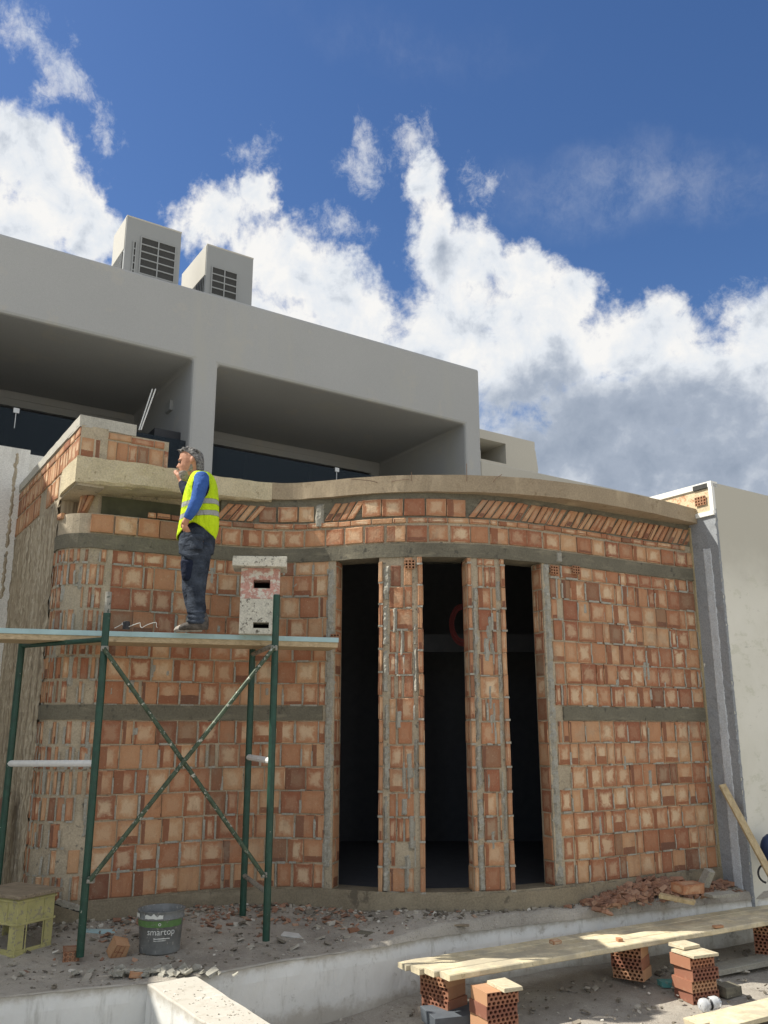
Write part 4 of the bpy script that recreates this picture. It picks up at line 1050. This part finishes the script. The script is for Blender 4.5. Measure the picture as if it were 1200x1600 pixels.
# block pier on the platform
bc = atz(409, 990, 2.86)+pn*.2; BW = .40
def blockbrick(z0, z1, mat, hole, label):
    T = thing('concrete_block', (bc.x, bc.y, z0), label, 'block', 'whitewashed blocks on the platform')
    m = MB(); e = (pd, pn, CZ); w, d = BW, .3
    e = (Vector((math.cos(.12), math.sin(.12), 0)), Vector((-math.sin(.12), math.cos(.12), 0)), CZ)
    hx0, hx1, hz0, hz1 = hole
    def bb_(x0, x1, y0, y1, a, b): m.box(Vector((bc.x, bc.y, 0))+e[0]*(x0+x1)/2+e[1]*(y0+y1)/2+CZ*(a+b)/2, (x1-x0, y1-y0, b-a), e, col=(.5, .5, .5))
    bb_(-w/2, hx0, -d/2, d/2, z0, z1); bb_(hx1, w/2, -d/2, d/2, z0, z1); bb_(hx0, hx1, -d/2, d/2, z0, hz0); bb_(hx0, hx1, -d/2, d/2, hz1, z1); bb_(hx0, hx1, d/2-.03, d/2, hz0, hz1)
    obj('block_body', m, mat, T); m = MB()
    c0 = Vector((bc.x, bc.y, 0))+e[0]*(hx0+hx1)/2+e[1]*(d/2-.06)+CZ*(hz0+hz1)/2; m.box(c0, (hx1-hx0-.002, .05, hz1-hz0-.002), e); obj('core_shade_plug', m, M['black'], T)  # black plug painting in the shade inside the slot
blockbrick(2.863, 3.22, M['cinder_white'], (-.06, .10, 2.92, 2.98), 'lower whitewashed block with a dark slot standing on the platform')
blockbrick(3.222, 3.54, M['cinder_red'], (-.07, .10, 3.33, 3.42), 'upper pink stained block under the board cap')
m = MB(); ez = Euler((.05, -.0, .12)).to_matrix(); m.box(Vector((bc.x-.01, bc.y-.02, 3.60)), (.56, .55, .10), (ez.col[0], ez.col[1], ez.col[2]), jit=.006)
tag(obj('cap_board', m, M['cinder_white'], bevel=.006), 'thick whitewashed board capping the two blocks on the platform', 'board')
# ------------------------------------------------------------------ leaning things
def lean(name, a, b, w_, th, mat, label, cat, side):
    d = (b-a); l_ = d.length; d.normalize(); s_ = side.normalized(); n_ = d.cross(s_).normalized(); s_ = n_.cross(d)
    m = MB(); m.box((a+b)/2, (w_, th, l_), (s_, n_, d), jit=.002); return tag(obj(name, m, mat, bevel=.003), label, cat)
lean('leaning_timber', aty(1214, 1385, 10.2), aty(1128, 1226, 10.74), .085, .035, M['timber'], 'pale timber plank leaning against the right end of the brick wall', 'timber', Vector((1, .3, .3)))
lean('brown_panel', Vector((-4.22, 9.2, .0)), Vector((-4.12, 9.75, 1.22)), .3, .03, M['ply'], 'reddish brown plywood panel leaning against the board formed wall', 'panel', R2)
lean('dark_stick', aty(78, 1408, 8.7), aty(128, 1424, 8.65), .03, .03, M['frame'], 'short black stick behind the yellow crate', 'stick', Vector((0, 1, 0)))
m = MB(); 
for i in range(7): m.box(aty(92+i*5, 1409+i*1.6, 8.66), (.05, .05, .035), jit=.01)
tag(obj('mortar_lump', m, M['mortar_light']), 'lumpy dried mortar sitting on the black stick', 'mortar lump')
# blue sack
m = MB(); bc2 = aty(1207, 1326, 10.6); n = 14; rings = []
for i in range(9):
    z = -.16+.32*i/8; rr = .14*math.sqrt(max(.02, 1-(z/.17)**2))
    rings.append([bc2+Vector((rr*math.cos(2*math.pi*k/n)*(1+.15*mnoise.noise(Vector((k, i, 0)))), rr*.7*math.sin(2*math.pi*k/n), z)) for k in range(n)])
m.loft(rings); tag(obj('blue_bundle', m, M['blue_bag'], smooth=True), 'blue plastic bundle leaning by the plaster wall at the right edge', 'bundle')
m = MB(); c0 = aty(1198, 1362, 10.5); m.tube([c0+Vector((.1*math.cos(a*.3), 0, .1*math.sin(a*.3)-.02)) for a in range(16)], .012, 8); m.tube([c0+Vector((.02, .02, -.12)), c0+Vector((.1, .05, .2))], .014, 8)
tag(obj('black_handle', m, M['frame']), 'black bent handle on the ground below the blue bundle', 'handle')
# ------------------------------------------------------------------ the builder
YP = 8.5
PR = thing('person', (aty(305, 985, YP).x, YP, 2.865), 'builder in yellow high visibility vest and navy trousers standing on the scaffold, hand on hip', 'person')
zfix = 2.868-aty(300, 983.5, YP).z
def Q(px, py, dy=0):
    p = aty(px, py, YP); return Vector((p.x, YP+dy, p.z+zfix*max(0, (py-900)/85)))
def Qd(px, py, Y): return aty(px, py, Y)
def ringp(pxl, pxr, py, ry, dy=0, n=20, lift=None, sq=1.0, wob=0):
    a, b = Q(pxl, py, dy), Q(pxr, py, dy); c = (a+b)/2; rx = abs(b.x-a.x)/2; out = []
    for k in range(n):
        t = 2*math.pi*k/n; cx_, sy_ = math.cos(t), math.sin(t)
        cx_ = math.copysign(abs(cx_)**sq, cx_); sy_ = math.copysign(abs(sy_)**sq, sy_)
        w_ = 1+wob*mnoise.noise(Vector((k*.9, py*.11, dy*7)))
        z = c.z+(lift(cx_, sy_) if lift else 0)
        out.append(Vector((c.x+rx*cx_*w_, c.y+ry*sy_*w_, z)))
    return out
def limb(mb, pts, n=14):
    mb.tube([p for p, r_ in pts], [r_ for p, r_ in pts], n)
    mb.lathe(pts[0][0], [(.001, -pts[0][1]*.8), (pts[0][1]*.7, -pts[0][1]*.55), (pts[0][1]*.98, 0), (pts[0][1]*.7, pts[0][1]*.55), (.001, pts[0][1]*.8)], 12)
def ball(mb, c, r_, sx=1, sy=1, sz=1):
    mb.loft([[Vector(c)+Vector((r_*sx*math.sin(a)*math.cos(t), r_*sy*math.sin(a)*math.sin(t), r_*sz*math.cos(a))) for t in [2*math.pi*k/14 for k in range(14)]] for a in [.12+(math.pi-.24)*i/9 for i in range(10)]])
def solid(name, mb, mat, voxel, sm=3, parent=PR):
    o = obj(name, mb, mat, parent, smooth=True)
    r_ = o.modifiers.new('remesh', 'REMESH'); r_.mode = 'VOXEL'; r_.voxel_size = voxel; r_.use_smooth_shade = True
    if sm: s_ = o.modifiers.new('smooth', 'SMOOTH'); s_.iterations = sm; s_.factor = .5
    return o
def mat_skin():
    s = NT('skin', .6, .3); n = s.noise(30, 4, .6); s.color(s.ramp(n, [(.3, srgb(166, 118, 92)), (.7, srgb(196, 146, 118))])); return s.mat
def mat_vest():
    s = NT('hi_vis_vest', .75, .2); z = s.n('SeparateXYZ'); s.t.links.new(s.n('NewGeometry').outputs['Position'], z.inputs[0])
    zz = s.math('ADD', z.outputs[2], s.math('MULTIPLY', s.math('SUBTRACT', z.outputs[0], -1.95), -.1))
    n = s.noise(7, 4, .6)
    zz = s.math('ADD', zz, s.math('MULTIPLY', s.math('SUBTRACT', n, .5), .035))
    b1, b2 = Q(312, 791).z, Q(312, 809).z
    band = lambda c: s.math('LESS_THAN', s.math('ABSOLUTE', s.math('SUBTRACT', zz, c)), .024)
    bd = s.math('MAXIMUM', band(b1), band(b2))
    edge = s.math('MAXIMUM', s.math('LESS_THAN', s.math('ABSOLUTE', s.math('SUBTRACT', zz, b1)), .03), s.math('LESS_THAN', s.math('ABSOLUTE', s.math('SUBTRACT', zz, b2)), .03))
    c = s.ramp(s.noise(5, 3), [(.3, (.55, .78, .01, 1)), (.7, (.66, .88, .02, 1))])
    c = s.mix(edge, c, srgb(150, 160, 70)); c = s.mix(bd, c, srgb(170, 172, 168)); s.color(c)
    s.bump(s.noise(9, 6, .65, stretch=(1, 1, .45), dist=1.5), 1.0, .05); return s.mat
def mat_cloth(name, a, b, sc_=9, bs=.8):
    s = NT(name, .85, .15); n = s.noise(sc_, 6, .65); s.color(s.ramp(n, [(.35, a), (.65, b)])); s.bump(s.noise(10, 6, .65, stretch=(1, 1, 1.6), dist=1.2), bs, .04); return s.mat
SK = mat_skin(); VE = mat_vest()
DN = mat_cloth('navy_denim', srgb(38, 44, 54), srgb(76, 84, 96), 7, 1.0); BL = mat_cloth('blue_sweatshirt', srgb(54, 86, 150), srgb(66, 104, 172), 6, .5)
NV = mat_cloth('navy_shade_and_patch', srgb(28, 34, 50), srgb(38, 44, 62))  # blue jacket's shaded parts put into a dark colour; also knee patch
HR = mat_cloth('grey_hair', srgb(60, 58, 56), srgb(162, 160, 156), 36, 1.0); BE = mat_cloth('grey_beard', srgb(118, 110, 102), srgb(168, 160, 150), 60, .9)
# body: head, neck, torso, arms with hands, legs as one skin
b = MB()
hd = [(702.8, 291, 305, .035), (705, 285.5, 310, .06), (709, 282, 314.5, .073), (714, 280.6, 316.6, .08), (719, 280.2, 317.2, .083), (722, 281, 317, .083), (726, 279.4, 316.6, .08), (730, 278.6, 315.6, .077), (733, 279.8, 314, .073), (736, 279.6, 312.5, .068), (740, 280.6, 310, .062), (744, 281.8, 306, .054), (748, 284.5, 300, .036), (750, 287, 296, .02)]
b.loft([ringp(l, r_, py, ry) for py, l, r_, ry in hd])
b.loft([[Q(279.5, 723, -.012), Q(279.5, 723, .012), Q(284, 723, .012), Q(284, 723, -.012)], [Q(275.2, 730.5, -.017), Q(275.2, 730.5, .017), Q(284, 731, .022), Q(284, 731, -.022)], [Q(278.5, 732.6, -.014), Q(278.5, 732.6, .014), Q(284, 732.6, .014), Q(284, 732.6, -.014)]])
b.loft([ringp(278.4, 286, 735.2, .03), ringp(277.8, 286, 736.4, .028), ringp(278.6, 286, 738, .028)])   # lips
b.loft([ringp(278.9, 290, 718.5, .055), ringp(278.6, 290, 720, .06), ringp(280, 290, 721.4, .055)])     # brow
for sd__ in (-1, 1):
    ball(b, Q(303.5, 722, sd__*.087), .034, .55, .35, 1)
limb(b, [(Q(303, 738), .062), (Q(309, 746), .062), (Q(314, 755), .07)])
b.loft([ringp(300, 330, 752, .16), ringp(292, 336, 768, .17), ringp(290, 338, 790, .15), ringp(290, 334, 815, .14), ringp(286, 332, 840, .15)])
limb(b, [(Q(322, 757, -.18), .06), (Q(316, 795, -.26), .045), (Q(302, 820, -.24), .03)]); limb(b, [(Q(312, 757, .17), .06), (Qd(291, 768, 8.78), .045), (Qd(283.5, 752, 8.9), .03)])
# near hand on the hip
wr = Q(300.5, 819, -.245); pm = Q(296.5, 827, -.235)
limb(b, [(wr, .03), (wr.lerp(pm, .5), .034), (pm, .036)])
for i, (dx, dy_, ln_) in enumerate(((-4.5, .012, .8), (-1.8, -.004, 1.0), (1.2, -.012, 1.02), (4.0, -.008, .86))):
    k0 = pm+Vector((dx/152*.55, dy_, -.012)); k1 = Q(296.5+dx*.9+1.5, 833, -.238+dy_*.4); k2 = Q(296.5+dx*1.1+4.5*ln_, 833+6.5*ln_, -.225+dy_*.2)
    limb(b, [(k0, .0115), (k1, .0105), (k2, .0085)], 8)
limb(b, [(wr+Vector((-.02, .01, -.02)), .013), (Q(291.5, 826.5, -.215), .0115), (Q(290.5, 832, -.2), .0095)], 8)
# far hand resting on the slab edge near the face
w2 = Qd(283.5, 752, 8.9); p2 = Qd(279.5, 742, 8.92)
limb(b, [(w2, .028), (w2.lerp(p2, .5), .033), (p2, .034)])
for i, (dx, dz) in enumerate(((-5.5, -3.0), (-6.5, -1.2), (-6.2, .8), (-5, 2.6))):
    k0 = p2+Vector((-.01, .0, -.012*i+.018)); k1 = Qd(279+dx*.6, 738+dz, 8.94-.01*i); k2 = Qd(279+dx*1.2, 739+dz*1.2, 8.95-.01*i)
    limb(b, [(k0, .0115), (k1, .0105), (k2, .0085)], 8)
limb(b, [(p2+Vector((.0, -.01, .02)), .013), (Qd(281, 736, 8.9), .011), (Qd(279.5, 732.5, 8.9), .009)], 8)
for dy_, l_ in ((-.09, [(312, 850), (308, 916), (311, 970)]), (.09, [(302, 850), (297, 916), (303, 968)])):
    limb(b, [(Q(l_[0][0], l_[0][1], dy_), .09), (Q(l_[1][0], l_[1][1], dy_), .06), (Q(l_[2][0], l_[2][1], dy_), .045)])
solid('body', b, SK, .0075, 2)
for sd__ in (-1, 1):
    e = MB(); ball(e, Q(282.6, 723.6, sd__*.042), .013); obj('eye', e, M['frame'], PR, smooth=True)
# hair and beard
h = MB()
h.loft([ringp(292, 305, 702, .04), ringp(285.5, 311.2, 704, .066), ringp(284.5, 315.8, 707.5, .08), ringp(289, 317.8, 711.5, .085), ringp(294, 318.4, 715.5, .086), ringp(299, 318.6, 719, .085)])
h.loft([ringp(297, 318.6, 716, .087), ringp(305, 318.6, 724, .084), ringp(306.5, 318.6, 731, .08), ringp(307.5, 317, 737, .07), ringp(309, 315, 741, .055)])
for i in range(90):
    a = random.random(); q = Q(285+30*a, 704.5+7*abs(a-.4)*1.2-2.5*math.sin(a*3.1), random.uniform(-.07, .07)); limb(h, [(q, .012), (q+Vector((random.uniform(-.04, .0), random.uniform(-.01, .01), random.uniform(-.0, .022))), .006)], 6)
for i in range(5): 
    q = Q(286, 706.5, -.05+.012*i); limb(h, [(q, .013), (Q(282.5, 704.5+random.uniform(-1, 1), -.04+.016*i), .009), (Q(278.5+random.uniform(-1.5, 1), 706+random.uniform(-1, 2), -.04+.02*i), .004)], 6)
solid('hair', h, HR, .007, 1)
h = MB()
h.loft([ringp(279.0, 303, 737.6, .0665), ringp(279.2, 303, 741, .064), ringp(280.4, 302, 745, .056), ringp(283, 299, 749.5, .04), ringp(286, 295, 751.6, .02)])
h.loft([ringp(296, 306, 728, .0795), ringp(294, 307, 733, .0765), ringp(290, 306, 739, .069)])
h.loft([ringp(277.9, 284, 733.4, .035), ringp(277.6, 284, 734.8, .036)])
solid('beard', h, BE, .006, 1)
# shirt and sleeves
v = MB()
limb(v, [(Q(320, 752, -.16), .078), (Q(321, 765, -.205), .078), (Q(318, 780, -.235), .07), (Q(315, 795, -.26), .064), (Q(309, 807, -.26), .058), (Q(303.5, 815, -.25), .048), (Q(301, 819.5, -.245), .043)], 16)
for i in range(9):
    py = 770+i*5.6; px = 320-(i*1.05 if i < 5 else 4.2+(i-4)*2.6); limb(v, [(Q(px-6, py+2, -.24), .018), (Q(px, py, -.29), .024), (Q(px+6, py-3, -.25), .016)], 8)
solid('near_sleeve', v, BL, .011, 3).name = 'sleeve'
v = MB()
limb(v, [(Q(310, 753, .15), .078), (Qd(300, 764, 8.7), .07), (Qd(291.5, 768, 8.78), .062), (Qd(287, 760, 8.85), .052), (Qd(284.5, 754, 8.89), .042)], 14)
solid('sleeve', v, NV, .012, 2)
v = MB()
v.loft([ringp(300, 326, 741.5, .095), ringp(297, 333, 749, .17), ringp(292, 337, 765, .175), ringp(288, 340, 790, .165), ringp(284, 338, 820, .155), ringp(281, 335, 836, .16), ringp(280.5, 333, 848, .16)])
solid('shirt', v, NV, .012, 2)
# vest
v = MB()
lift = lambda a, cx_, sy_: a*max(0, -sy_)**1.5*(1-.35*abs(cx_))
n = 40
def vr(l, r_, py, ry, a=0): return ringp(l, r_, py, ry, 0, n, (lambda cx_, sy_: lift(a, cx_, sy_)) if a else None, 1, .05)
rings = [vr(302, 328, 739, .085), vr(297, 335, 745, .16), vr(292.5, 338, 755, .185), vr(289, 340.5, 768, .19), vr(286, 342.5, 785, .185), vr(283.5, 343, 803, .182, .0), vr(280.5, 342, 818, .186, .03), vr(278, 339.5, 832, .19, .09), vr(275.8, 336.5, 844, .19, .15)]
inner = [[p+(Vector((sum(q.x for q in rg)/len(rg), YP, p.z))-p)*.09 for p in rg] for rg in rings][::-1]
v.loft(rings+inner+[rings[0]], cap=False)
vo = obj('high_visibility_vest', v, VE, PR, smooth=True)
for vv in vo.data.vertices:
    p = vv.co+Vector(PR.location); vv.co += Vector((mnoise.noise(p*6)*.02, mnoise.noise(p*6+Vector((5, 5, 5)))*.02, 0))
ss = vo.modifiers.new('sub', 'SUBSURF'); ss.levels = 1; ss.render_levels = 1
# navy ring painted in for the shadow inside the armhole
v = MB(); c_ = Q(320, 768, -.183); rg = []
v.tube([c_+Vector((.078*math.cos(t), -.012+.05*abs(math.cos(t))*0, .125*math.sin(t))) for t in [2*math.pi*k/24 for k in range(25)]], .011, 6, cap=False)
obj('armhole_shadow', v, NV, PR, smooth=True)
# trousers
v = MB()
v.loft([ringp(288, 335, 820, .15, 0, 20), ringp(281, 336.5, 838, .165, 0, 20, None, .9, .04), ringp(279.5, 335.5, 852, .17, 0, 20, None, .9, .04), ringp(280, 333.5, 866, .16, 0, 20)])
near = [(855, 286, 334.5, .1), (872, 288.5, 332.5, .1), (890, 290.5, 329.5, .096), (905, 292.5, 327, .09), (916, 292.5, 325.5, .086), (928, 295, 323.6, .08), (940, 296, 323.5, .077), (950, 296, 325, .078), (957, 297, 324, .075), (963, 296, 326.5, .08), (969, 297.5, 325.5, .076), (975, 297, 328, .078)]
farl = [(855, 280, 322, .1), (872, 280.2, 318, .1), (890, 280.4, 315, .094), (905, 280.6, 312, .088), (918, 280.8, 310, .083), (930, 283.5, 309, .078), (942, 286, 309.5, .076), (952, 289, 311, .078), (960, 290.5, 311, .073), (967, 291, 313.5, .078), (973, 292.5, 313, .074)]
v.loft([ringp(l, r_, py, ry, -.085, 20, None, 1, .07) for py, l, r_, ry in near]); v.loft([ringp(l, r_, py, ry, .095, 20, None, 1, .07) for py, l, r_, ry in farl])
limb(v, [(Q(287, 868, -.16), .02), (Q(300, 876, -.185), .022), (Q(318, 872, -.17), .02)], 8)
for py in (957, 964, 971): limb(v, [(Q(298, py, -.14), .014), (Q(311, py+2, -.165), .016), (Q(325, py-1, -.13), .014)], 8)
solid('trousers', v, DN, .010, 3)
v = MB(); fwd = lambda px, py: Q(px, py, -.09)
v.loft([ringp(287.5, 312, 879, .055, -.135), ringp(286.5, 312, 884, .062, -.135), ringp(287.5, 310, 897, .062, -.128), ringp(288.5, 308, 907, .058, -.122), ringp(291, 305, 911, .045, -.12)])
solid('knee_pad_patch', v, NV, .012, 2)
v = MB(); v.loft([ringp(303, 326, 843, .03, -.225), ringp(303, 326, 846, .034, -.232), ringp(303, 326, 850, .03, -.228)]); v.loft([ringp(304, 325, 850, .02, -.226), ringp(304, 325, 866, .02, -.225)]) 
solid('back_pocket', v, DN, .010, 2)
# shoes
def shoe(px_toe, px_heel, dy_, mat):
    v = MB(); zb = 2.866; t0, h0 = Q(px_toe, 982, dy_), Q(px_heel, 982, dy_); L_ = h0.x-t0.x
    prof = [(0.0, .03, .02), (.06, .055, .036), (.2, .075, .048), (.4, .095, .05), (.58, .135, .047), (.75, .17, .045), (.92, .175, .042), (1.0, .12, .03)]
    rings = []
    for f_, hh, ww in prof:
        x = t0.x+L_*f_; rings.append([Vector((x, YP+dy_+ww*math.cos(t)*(1 if math.sin(t) < .2 else .85), zb+hh*(.5+.5*math.sin(t)))) for t in [2*math.pi*k/14 for k in range(14)]])
    v.loft(rings); return solid('shoe', v, mat, .009, 2)
shoe(283, 328.5, -.1, mat_cloth('shaded_shoe', srgb(70, 66, 62), srgb(110, 104, 98), 20)); shoe(268.5, 313, .09, mat_cloth('sunlit_shoe', srgb(150, 142, 132), srgb(190, 184, 174), 20))  # one pair, with shade and sunlight put into the two colours

# ------------------------------------------------------------------ sun and sky
SUN_AZ, SUN_EL = math.radians(-90), math.radians(50)
sd_ = Vector((math.sin(SUN_AZ)*math.cos(SUN_EL), math.cos(SUN_AZ)*math.cos(SUN_EL), math.sin(SUN_EL)))
sl = bpy.data.lights.new('sun', 'SUN'); sl.energy = 4.8; sl.angle = math.radians(.5); sl.color = (1, .95, .86)
so = bpy.data.objects.new('sun', sl); C.objects.link(so); so.rotation_euler = (-sd_).to_track_quat('-Z', 'Y').to_euler(); so.location = (0, 0, 30)
wd = bpy.data.worlds.new('World'); sc.world = wd; wd.use_nodes = True
class WN(NT):
    def mixf(s, f, a, b):
        return s.math('ADD', s.math('MULTIPLY', a, s.math('SUBTRACT', 1, f)), s.math('MULTIPLY', b, f))
    def __init__(s):
        s.t = wd.node_tree; s.tc = s.n('TexCoord') 
s = WN(); bgd = s.t.nodes['Background']
sky = s.n('TexSky', sky_type='NISHITA'); sky.sun_disc = False; sky.sun_elevation = SUN_EL; sky.sun_rotation = SUN_AZ; sky.air_density = 1.0; sky.dust_density = .4; sky.ozone_density = 2.5
gv = s.tc.outputs['Generated']
sx = s.n('SeparateXYZ'); s.t.links.new(gv, sx.inputs[0])
az = s.math('ARCTAN2', sx.outputs[0], sx.outputs[1]); el = s.math('ARCSINE', sx.outputs[2])
cmb = s.n('CombineXYZ'); s.t.links.new(az, cmb.inputs[0]); s.t.links.new(el, cmb.inputs[1])
P = cmb.outputs[0]
def vnoise(scale, detail, rough, seed, vec=None, dist=0):
    nd = s.n('TexNoise', noise_dimensions='3D'); nd.inputs['Scale'].default_value = scale; nd.inputs['Detail'].default_value = detail; nd.inputs['Roughness'].default_value = rough; nd.inputs['Distortion'].default_value = dist
    ad = s.n('VectorMath', operation='ADD'); s.t.links.new(vec or P, ad.inputs[0]); ad.inputs[1].default_value = (seed, seed*1.7, seed*.3); s.t.links.new(ad.outputs[0], nd.inputs['Vector']); return nd
def azel(px, py):
    r_ = ray(px, py).normalized(); return math.atan2(r_.x, r_.y), math.asin(r_.z)
def blobs(lst, vec):
    acc = None
    for (px, py, rx, ry, ang, wt) in lst:
        a, e = azel(px, py); sc_ = 1/F_
        mp = s.n('Mapping', vector_type='TEXTURE'); mp.inputs['Location'].default_value = (a, e, 0); mp.inputs['Rotation'].default_value = (0, 0, math.radians(ang)); mp.inputs['Scale'].default_value = (rx*sc_*1.0, ry*sc_*.95, 1)
        s.t.links.new(vec, mp.inputs[0])
        ln_ = s.n('VectorMath', operation='LENGTH'); s.t.links.new(mp.outputs[0], ln_.inputs[0])
        v = s.math('MULTIPLY', s.math('SUBTRACT', 1.6, ln_.outputs['Value']), wt)
        acc = v if acc is None else s.math('SMOOTH_MAX', acc, v, .35)
    return acc
# warped coordinates give the ragged edges
w1 = vnoise(9, 5, .6, 3.1); w2 = vnoise(34, 5, .65, 8.2)
def warp(vec, nd, amt):
    sb = s.n('VectorMath', operation='SUBTRACT'); s.t.links.new(nd.outputs['Color'], sb.inputs[0]); sb.inputs[1].default_value = (.5, .5, .5)
    m_ = s.n('VectorMath', operation='SCALE'); s.t.links.new(sb.outputs[0], m_.inputs[0]); m_.inputs['Scale'].default_value = amt
    ad = s.n('VectorMath', operation='ADD'); s.t.links.new(vec, ad.inputs[0]); s.t.links.new(m_.outputs[0], ad.inputs[1]); return ad.outputs[0]
Pw = warp(warp(P, w1, .10), w2, .03)
dense = [(30, 235, 95, 60, -40, 1), (95, 300, 90, 55, -40, 1), (150, 360, 70, 50, -30, 1), (-30, 180, 80, 50, -30, 1), (20, 350, 120, 60, -10, .9), (-160, 300, 150, 140, 0, 1),
 (330, 345, 70, 45, 25, 1), (390, 310, 42, 42, 0, 1), (440, 400, 110, 60, -10, 1), (520, 430, 80, 60, -20, 1), (555, 490, 62, 70, -20, 1), (430, 500, 140, 60, 0, 1),
 (665, 280, 46, 50, 20, .95), (680, 370, 52, 70, 0, 1), (720, 420, 95, 70, 0, 1), (800, 430, 72, 52, 0, 1), (885, 470, 58, 48, 0, 1), (720, 520, 110, 90, 0, 1), (850, 560, 150, 90, -10, 1), (1000, 540, 100, 62, 0, 1), (1110, 600, 100, 70, -10, 1), (1195, 560, 75, 90, 0, 1.1), (1150, 620, 120, 90, 0, 1.1), (1000, 640, 200, 90, 0, 1.1), (830, 500, 90, 60, 0, 1), (1320, 590, 120, 120, 0, 1), (900, 740, 340, 120, 0, 1), (1180, 760, 200, 120, 0, 1), (660, 580, 100, 110, 0, 1)]
wispy = [(50, 60, 90, 34, -40, 1), (115, 125, 70, 28, -50, .9), (155, 205, 26, 50, 10, .8), (395, 240, 46, 28, 0, .85), (565, 245, 46, 60, 30, 1), (640, 215, 60, 40, 0, .9), (70, 145, 34, 16, 0, .8), (540, 350, 60, 26, -20, .8), (1150, 470, 66, 30, 20, .85), (760, 290, 40, 60, 20, .6)]
fbm = vnoise(16, 8, .62, 1.3, dist=.3); fb2 = vnoise(60, 6, .65, 5.5); fb3 = vnoise(26, 10, .75, 2.5, dist=1.2)
D1 = s.math('ADD', blobs(dense, Pw), s.math('MULTIPLY', s.math('SUBTRACT', fbm.outputs[0], .5), 1.3))
D1 = s.math('ADD', D1, s.math('MULTIPLY', s.math('SUBTRACT', fb2.outputs[0], .5), .6))
D1 = s.math('ADD', D1, s.math('MULTIPLY', s.math('SUBTRACT', fb3.outputs[0], .5), .5)); m1 = s.math('MULTIPLY', s.step(D1, .38, 1.0), 1.0)
wf = vnoise(22, 9, .72, 6.4, warp(P, w1, .06)); 
D2 = s.math('ADD', blobs(wispy, warp(P, w2, .04)), s.math('MULTIPLY', s.math('SUBTRACT', wf.outputs[0], .5), 4.2))
m2 = s.math('MULTIPLY', s.step(D2, .5, 2.0), .72)
ci = s.math('MULTIPLY', s.step(blobs([(1000, 290, 200, 55, -5, 1), (620, 60, 240, 30, -8, .3)], warp(P, w1, .12)), .0, 1.6), s.math('MULTIPLY', s.step(wf.outputs[0], .25, .75), .24))
# broken cloud added out of view to brighten and neutralise the shade
gn = s.n('TexNoise'); gn.inputs['Scale'].default_value = 2.2; gn.inputs['Detail'].default_value = 7; gn.inputs['Roughness'].default_value = .6; s.t.links.new(gv, gn.inputs['Vector'])
outside = s.math('MAXIMUM', s.step(s.math('ABSOLUTE', az), .75, 1.1), s.step(el, 1.0, 1.2))
m3 = s.math('MULTIPLY', s.step(gn.outputs[0], .40, .56), outside)
mask = s.math('MAXIMUM', s.math('MAXIMUM', m1, m2), s.math('MAXIMUM', ci, m3))
# cloud tone: thick bellies turn grey, edges bright
gb = blobs([(960, 690, 230, 82, -6, 1), (1090, 700, 170, 70, 0, 1), (840, 620, 100, 50, 0, .8), (700, 400, 30, 40, 0, .5)], warp(P, w1, .14))
belly = s.math('ADD', s.step(gb, -.3, 1.1), 0)
sh = vnoise(13, 6, .6, 9.9, dist=.4); sh2 = vnoise(12, 6, .6, 9.9, warp(P, w2, .02), dist=.4)
tone = s.math('ADD', .80, s.math('MULTIPLY', s.math('SUBTRACT', sh.outputs[0], .45), -1.5)); tone = s.math('ADD', tone, s.math('MULTIPLY', s.math('SUBTRACT', fb3.outputs[0], .5), .5)); tone = s.mixf(s.math('MULTIPLY', belly, .74), tone, s.math('ADD', .10, s.math('MULTIPLY', s.math('SUBTRACT', sh.outputs[0], .5), .6)))
bl = vnoise(30, 4, .55, 4.4, warp(P, w2, .02)); tone = s.math('ADD', tone, s.math('MULTIPLY', s.math('SUBTRACT', .5, bl.outputs[0]), .55)); tone = s.math('ADD', tone, s.math('MULTIPLY', s.math('SUBTRACT', 1, s.step(D1, .6, 1.5)), .16))
tone = s.math('MAXIMUM', s.math('MINIMUM', tone, 1.0), .0)
cc_ = s.ramp(tone, [(0, (.24, .30, .40, 1)), (.35, (.42, .48, .58, 1)), (.7, (.84, .88, .93, 1)), (1, (1.0, .99, .97, 1))])
sc_c = s.n('VectorMath', operation='SCALE'); s.t.links.new(cc_, sc_c.inputs[0]); sc_c.inputs['Scale'].default_value = 6.9
hs = s.n('HueSaturation'); s.t.links.new(sky.outputs[0], hs.inputs['Color']); hs.inputs['Saturation'].default_value = 1.2; hs.inputs['Value'].default_value = .93; hs.inputs['Hue'].default_value = .508
fin = s.mix(mask, hs.outputs[0], sc_c.outputs[0])
s.t.links.new(fin, bgd.inputs[0]); bgd.inputs[1].default_value = .1
clean()
